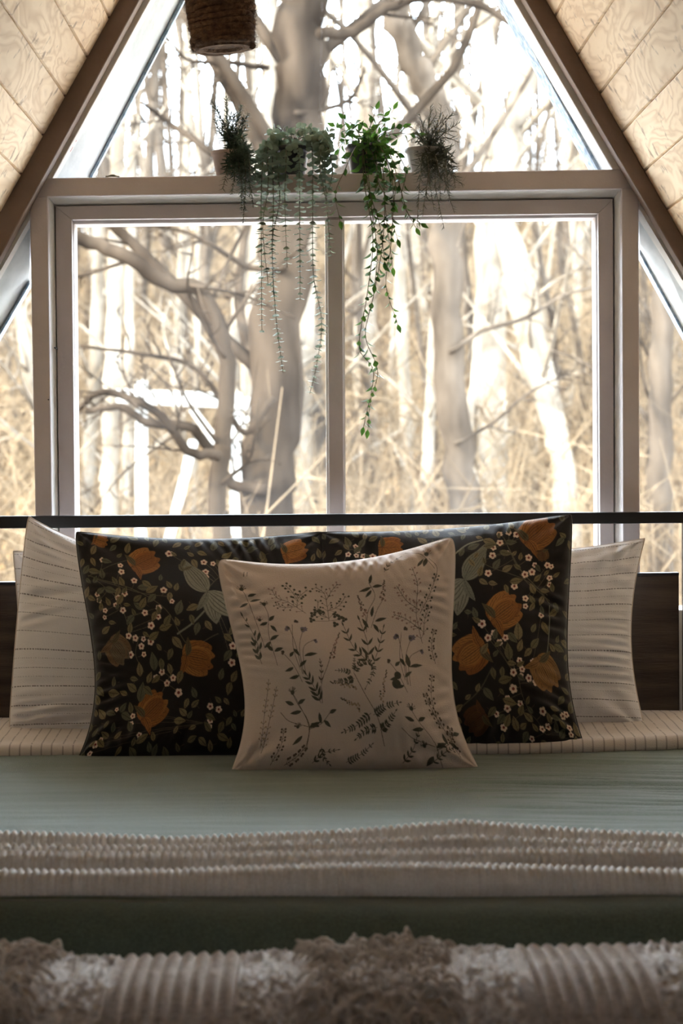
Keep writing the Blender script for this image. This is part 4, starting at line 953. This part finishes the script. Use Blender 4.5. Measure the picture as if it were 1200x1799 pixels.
# ------------------------------------------------------------------ outside
mb=MB()  # pale boards out of view, added to bounce daylight up onto the ceiling
for k in range(28): mb.box(-4,4,.42+k*.145,.42+k*.145+.138,-.14,-.10)
tag(mb.build('floor_bounce_deck',M['bounce_deck'],smooth=False),kind='structure')
def hill_z(x,y):
    yy=max(0,y-2); return -1.6+ (.045*yy if yy<9 else .405+.215*(yy-9)) + .35*noise.noise(Vector((x*.12,y*.12,0)))+.12*noise.noise(Vector((x*.5,y*.5,3)))
def hill():
    A=[]; 
    for j in range(110):
        y=.45+ (j/109)**1.4*52; A.append([(x,y,hill_z(x,y) if y<46 else hill_z(x,46)-(y-46)*.3) for x in np.linspace(-22,22,120)])
    mb=MB(); mb.grid(A); return mb.build('floor_outside',M['hill'])
tag(hill(),kind='structure')
def limb(mb,pts,r0,r1,k=7,twigs=0,depth=0,rnd=random,mi=0):
    sp=spline(pts,5); n=len(sp); rad=[r0+(r1-r0)*i/(n-1) for i in range(n)]
    sp=[q+Vector((rnd.uniform(-1,1),rnd.uniform(-1,1),rnd.uniform(-1,1)))*rad[i]*.25 for i,q in enumerate(sp)]
    mb.tube(sp,rad,k)
    for t in range(twigs):
        i=rnd.randrange(int(n*.25),n-1); q=sp[i]; a=rnd.uniform(0,2*PI); L_=rad[i]*rnd.uniform(14,34)
        d=(sp[min(i+1,n-1)]-sp[i-1]).normalized(); o=d.orthogonal().normalized(); o=(o*math.cos(a)+d.cross(o)*math.sin(a))
        e1=q+(d*.5+o+Vector((0,0,.35))).normalized()*L_*.5; e2=e1+(d*.4+o*.8+Vector((rnd.uniform(-.5,.5),rnd.uniform(-.5,.5),rnd.uniform(-.2,.7)))).normalized()*L_*.5
        limb(mb,[q,e1,e2],max(.006,rad[i]*.3),rad[i]*.07,5,3 if depth>0 else 0,depth-1,rnd)
def pxtree(name,label,pix,Y,r0,r1,m,extra=(),tw=6,group=None,seed=1):
    rnd=random.Random(seed); pts=[P(x,y,Y+(dy if dy else 0)) for x,y,dy in [(q+(0,))[:3] for q in pix]]
    base=pts[-1].copy(); gz=hill_z(base.x,base.y)-.2
    d_=(pts[-1]-pts[-2]).normalized(); foot=Vector((base.x+.1*d_.x,base.y,gz)); pts=pts+[foot]
    up=pts[0]+(pts[0]-pts[1]).normalized()*1.2; pts=[up]+pts
    mb=MB(); limb(mb,list(reversed(pts)),r0,r1,12,tw,1,rnd)
    for (px_,Yb,ra,rb,t) in extra: limb(mb,[P(x,y,Yb+rnd.uniform(-.15,.15)) for x,y in px_],ra*.62,rb*.7,7,t+3,1,rnd)
    return tag(mb.build(name,m,loc=tuple(foot)),label,'tree',group)
# big oak straight ahead
pxtree('tree','thick grey trunk rising left of the middle behind the trailing plants',[(528,-60),(527,120),(522,260),(505,400),(488,600),(470,800),(462,980)],8.0,.165,.135,M['bark_d'],
  [([(480,700),(430,760),(380,690),(330,640),(250,622),(140,608)],7.8,.035,.012,7),([(470,860),(410,850),(370,790),(330,750),(255,742),(215,715),(150,722)],7.7,.060,.026,7),([(500,470),(440,470),(370,430),(300,400),(180,395)],7.9,.035,.01,7),
   ([(520,200),(580,190),(620,170),(640,120)],7.9,.03,.012,5),([(560,60),(620,55),(680,15),(760,-5),(850,12),(920,58),(1000,90)],7.5,.055,.022,5),([(500,350),(430,310),(360,260),(290,210),(250,180)],8.2,.05,.015,7),([(470,120),(400,110),(330,105),(290,60)],8.2,.03,.01,6)],8,seed=4)
pxtree('tree','bent grey trunk crossing the top pane right of the middle',[(680,-60),(700,40),(735,120),(772,200),(778,330),(785,500),(798,700),(812,900),(815,1000)],9.5,.115,.075,M['bark'],
  [([(790,620),(850,580),(920,560),(990,520),(1060,500)],9.3,.03,.01,6),([(800,780),(870,740),(930,690),(1010,650)],9.4,.02,.008,6),([(700,420),(660,520),(610,560),(570,640)],9.5,.016,.006,5)],7,seed=5)
pxtree('tree','crooked brown limb tree at the left of the main window',[(-40,380),(60,400),(140,420),(220,450),(290,495),(360,520),(400,640),(392,760),(380,900),(390,990)],6.6,.05,.03,M['bark_d'],
  [([(290,495),(360,505),(430,520),(520,560)],6.6,.022,.008,6),([(385,800),(330,790),(270,720),(180,690),(140,718)],6.5,.045,.02,8),([(390,850),(440,800),(455,700)],6.6,.02,.008,5)],8,seed=6)
pxtree('tree','slanting white trunk in the right half of the main window',[(860,120),(882,280),(890,420),(925,600),(955,700),(985,800),(1000,980)],14,.10,.07,M['birch'],
  [([(940,650),(905,560),(880,500)],14,.04,.02,4)],5,seed=7)
pxtree('tree','second slender white trunk beside the slanting white one',[(890,380),(930,480),(950,600),(980,730),(1010,900)],15,.06,.04,M['birch'],(),4,seed=8)
pxtree('tree','white trunk rising in the upper pane at the right',[(930,120),(900,230),(888,330),(862,420)],17,.15,.11,M['birch'],(),5,seed=9)
pxtree('tree','broad pale trunk at the far right behind the side window',[(1165,300),(1165,450),(1160,600),(1158,800),(1160,1000)],11,.09,.07,M['bark'],[([(1160,600),(1120,560),(1070,600)],11,.02,.008,4)],4,seed=10)
for i,(pix,Y,ra,rb,lab) in enumerate((
  ([(205,380),(200,560),(195,740),(190,930)],13,.07,.055,'pair of white trunks left, the thicker one'),
  ([(228,500),(226,640),(222,800),(220,930)],14,.045,.035,'pair of white trunks left, the slimmer one'),
  ([(165,640),(160,760),(152,930)],15,.06,.05,'white trunk nearest the left jamb'),
  ([(440,400),(415,560),(412,700),(410,930)],16,.06,.05,'white trunk just left of the thick grey trunk'),
  ([(540,560),(536,700),(532,930)],15,.075,.06,'white trunk right of the thick grey trunk, by the mullion'),
  ([(700,380),(706,560),(715,760),(720,930)],17,.07,.05,'white trunk right of the mullion'),
  ([(640,-40),(645,150),(640,300)],20,.12,.1,'hazy white trunk in the top pane between the plants'),
  ([(845,500),(835,650),(822,800),(850,930)],13,.04,.03,'thin white trunk between bent grey trunk and slanting one'))):
    pxtree('tree',lab,pix,Y,ra,rb,M['birch'],(),3,seed=30+i)
# many trees up the hillside
rf=random.Random(77)
for i in range(240):
    y=rf.uniform(13,46); hwid=.17*(y+5)+1.5; x=rf.uniform(-hwid,hwid); z=hill_z(x,y)-.2; r0=rf.uniform(.025,.085); H=rf.uniform(5,9) if y<24 else rf.uniform(8,13); lean=rf.uniform(-.10,.10)
    B0=Vector((x,y,z)); mb=MB(); pts=[B0]+[B0+Vector((lean*H*t+rf.uniform(-.25,.25),rf.uniform(-.2,.2),H*t)) for t in (.25,.5,.75,1)]
    limb(mb,pts,r0,r0*.35,7,18,1,rf)
    wht=rf.random()<.5; m=M['birch'] if wht else M['bark']
    tag(mb.build('tree',m,loc=(x,y,z)),'bare white barked tree standing up the hillside' if wht else 'bare grey barked tree standing up the hillside','tree','white trees up the hillside' if wht else 'grey trees up the hillside')
# undergrowth of bare stems and twigs
mb=MB(); rb_=random.Random(5)
for k in range(8000):
    y=rb_.uniform(7,44); hwid=.17*(y+5)+1; x=rb_.uniform(-hwid,hwid); q=Vector((x,y,hill_z(x,y)-.05)); H=rb_.uniform(.5,2.6)
    d=Vector((rb_.uniform(-.6,.6),rb_.uniform(-.4,.4),1)).normalized(); e=q+d*H*.5; f=e+(d+Vector((rb_.uniform(-.6,.6),rb_.uniform(-.5,.5),0))).normalized()*H*.5
    r_=rb_.uniform(.005,.014)*(1+y*.02); mb.tube([q,e,f],[r_,r_*.7,r_*.3],3,cap=False)
    for s_ in range(2):
        g=e+(f-e)*rb_.random(); h_=g+Vector((rb_.uniform(-1,1),rb_.uniform(-.6,.6),rb_.uniform(0,.8))).normalized()*H*.35; mb.tube([g,h_],[r_*.5,r_*.2],3,cap=False)
tag(mb.build('brush',M['twig']),'tangle of bare brush stems covering the hillside','brush',kind='stuff')
# white board rail outside on the left
rl=tag(empty('board_railing',tuple(P(330,900,10.5))),'white board railing with a slanted brace outside on the left','railing')
def bd(name,pix,Y,t=.05): mb=MB(); pxprism(mb,pix,Y,Y+t); mb.build(name,M['plank'],rl,smooth=False,bevel=.004)
bd('board',[(205,683),(380,690),(382,716),(205,708)],10.5); bd('board',[(378,697),(440,699),(440,719),(378,717)],10.56); bd('brace',[(332,722),(345,718),(384,770),(374,782)],10.5); bd('brace',[(398,760),(430,728),(440,738),(408,770)],10.5); 
bd('post',[(238,668),(258,668),(258,1010),(238,1010)],10.6,.08); bd('post',[(405,690),(424,690),(424,1010),(405,1010)],10.6,.08)
mb=MB(); pxprism(mb,[(333,770),(348,774),(308,935),(290,930)],9.0,9.08); 
pt=[P(340,772,9.0),P(297,945,9.0)]; foot=pt[1].copy(); dd=(pt[1]-pt[0]).normalized(); e=pt[1]+dd*((pt[1].z-hill_z(foot.x,9.0)+.1)/-dd.z)
mb=MB(); mb.prism([pt[0]+Vector((-.03,0,0)),pt[0]+Vector((.03,0,0)),e+Vector((.03,0,0)),e+Vector((-.03,0,0))],(0,.06,0))
tag(mb.build('leaning_plank',M['plank'],smooth=False),'long pale plank leaning outside below the white railing','plank')
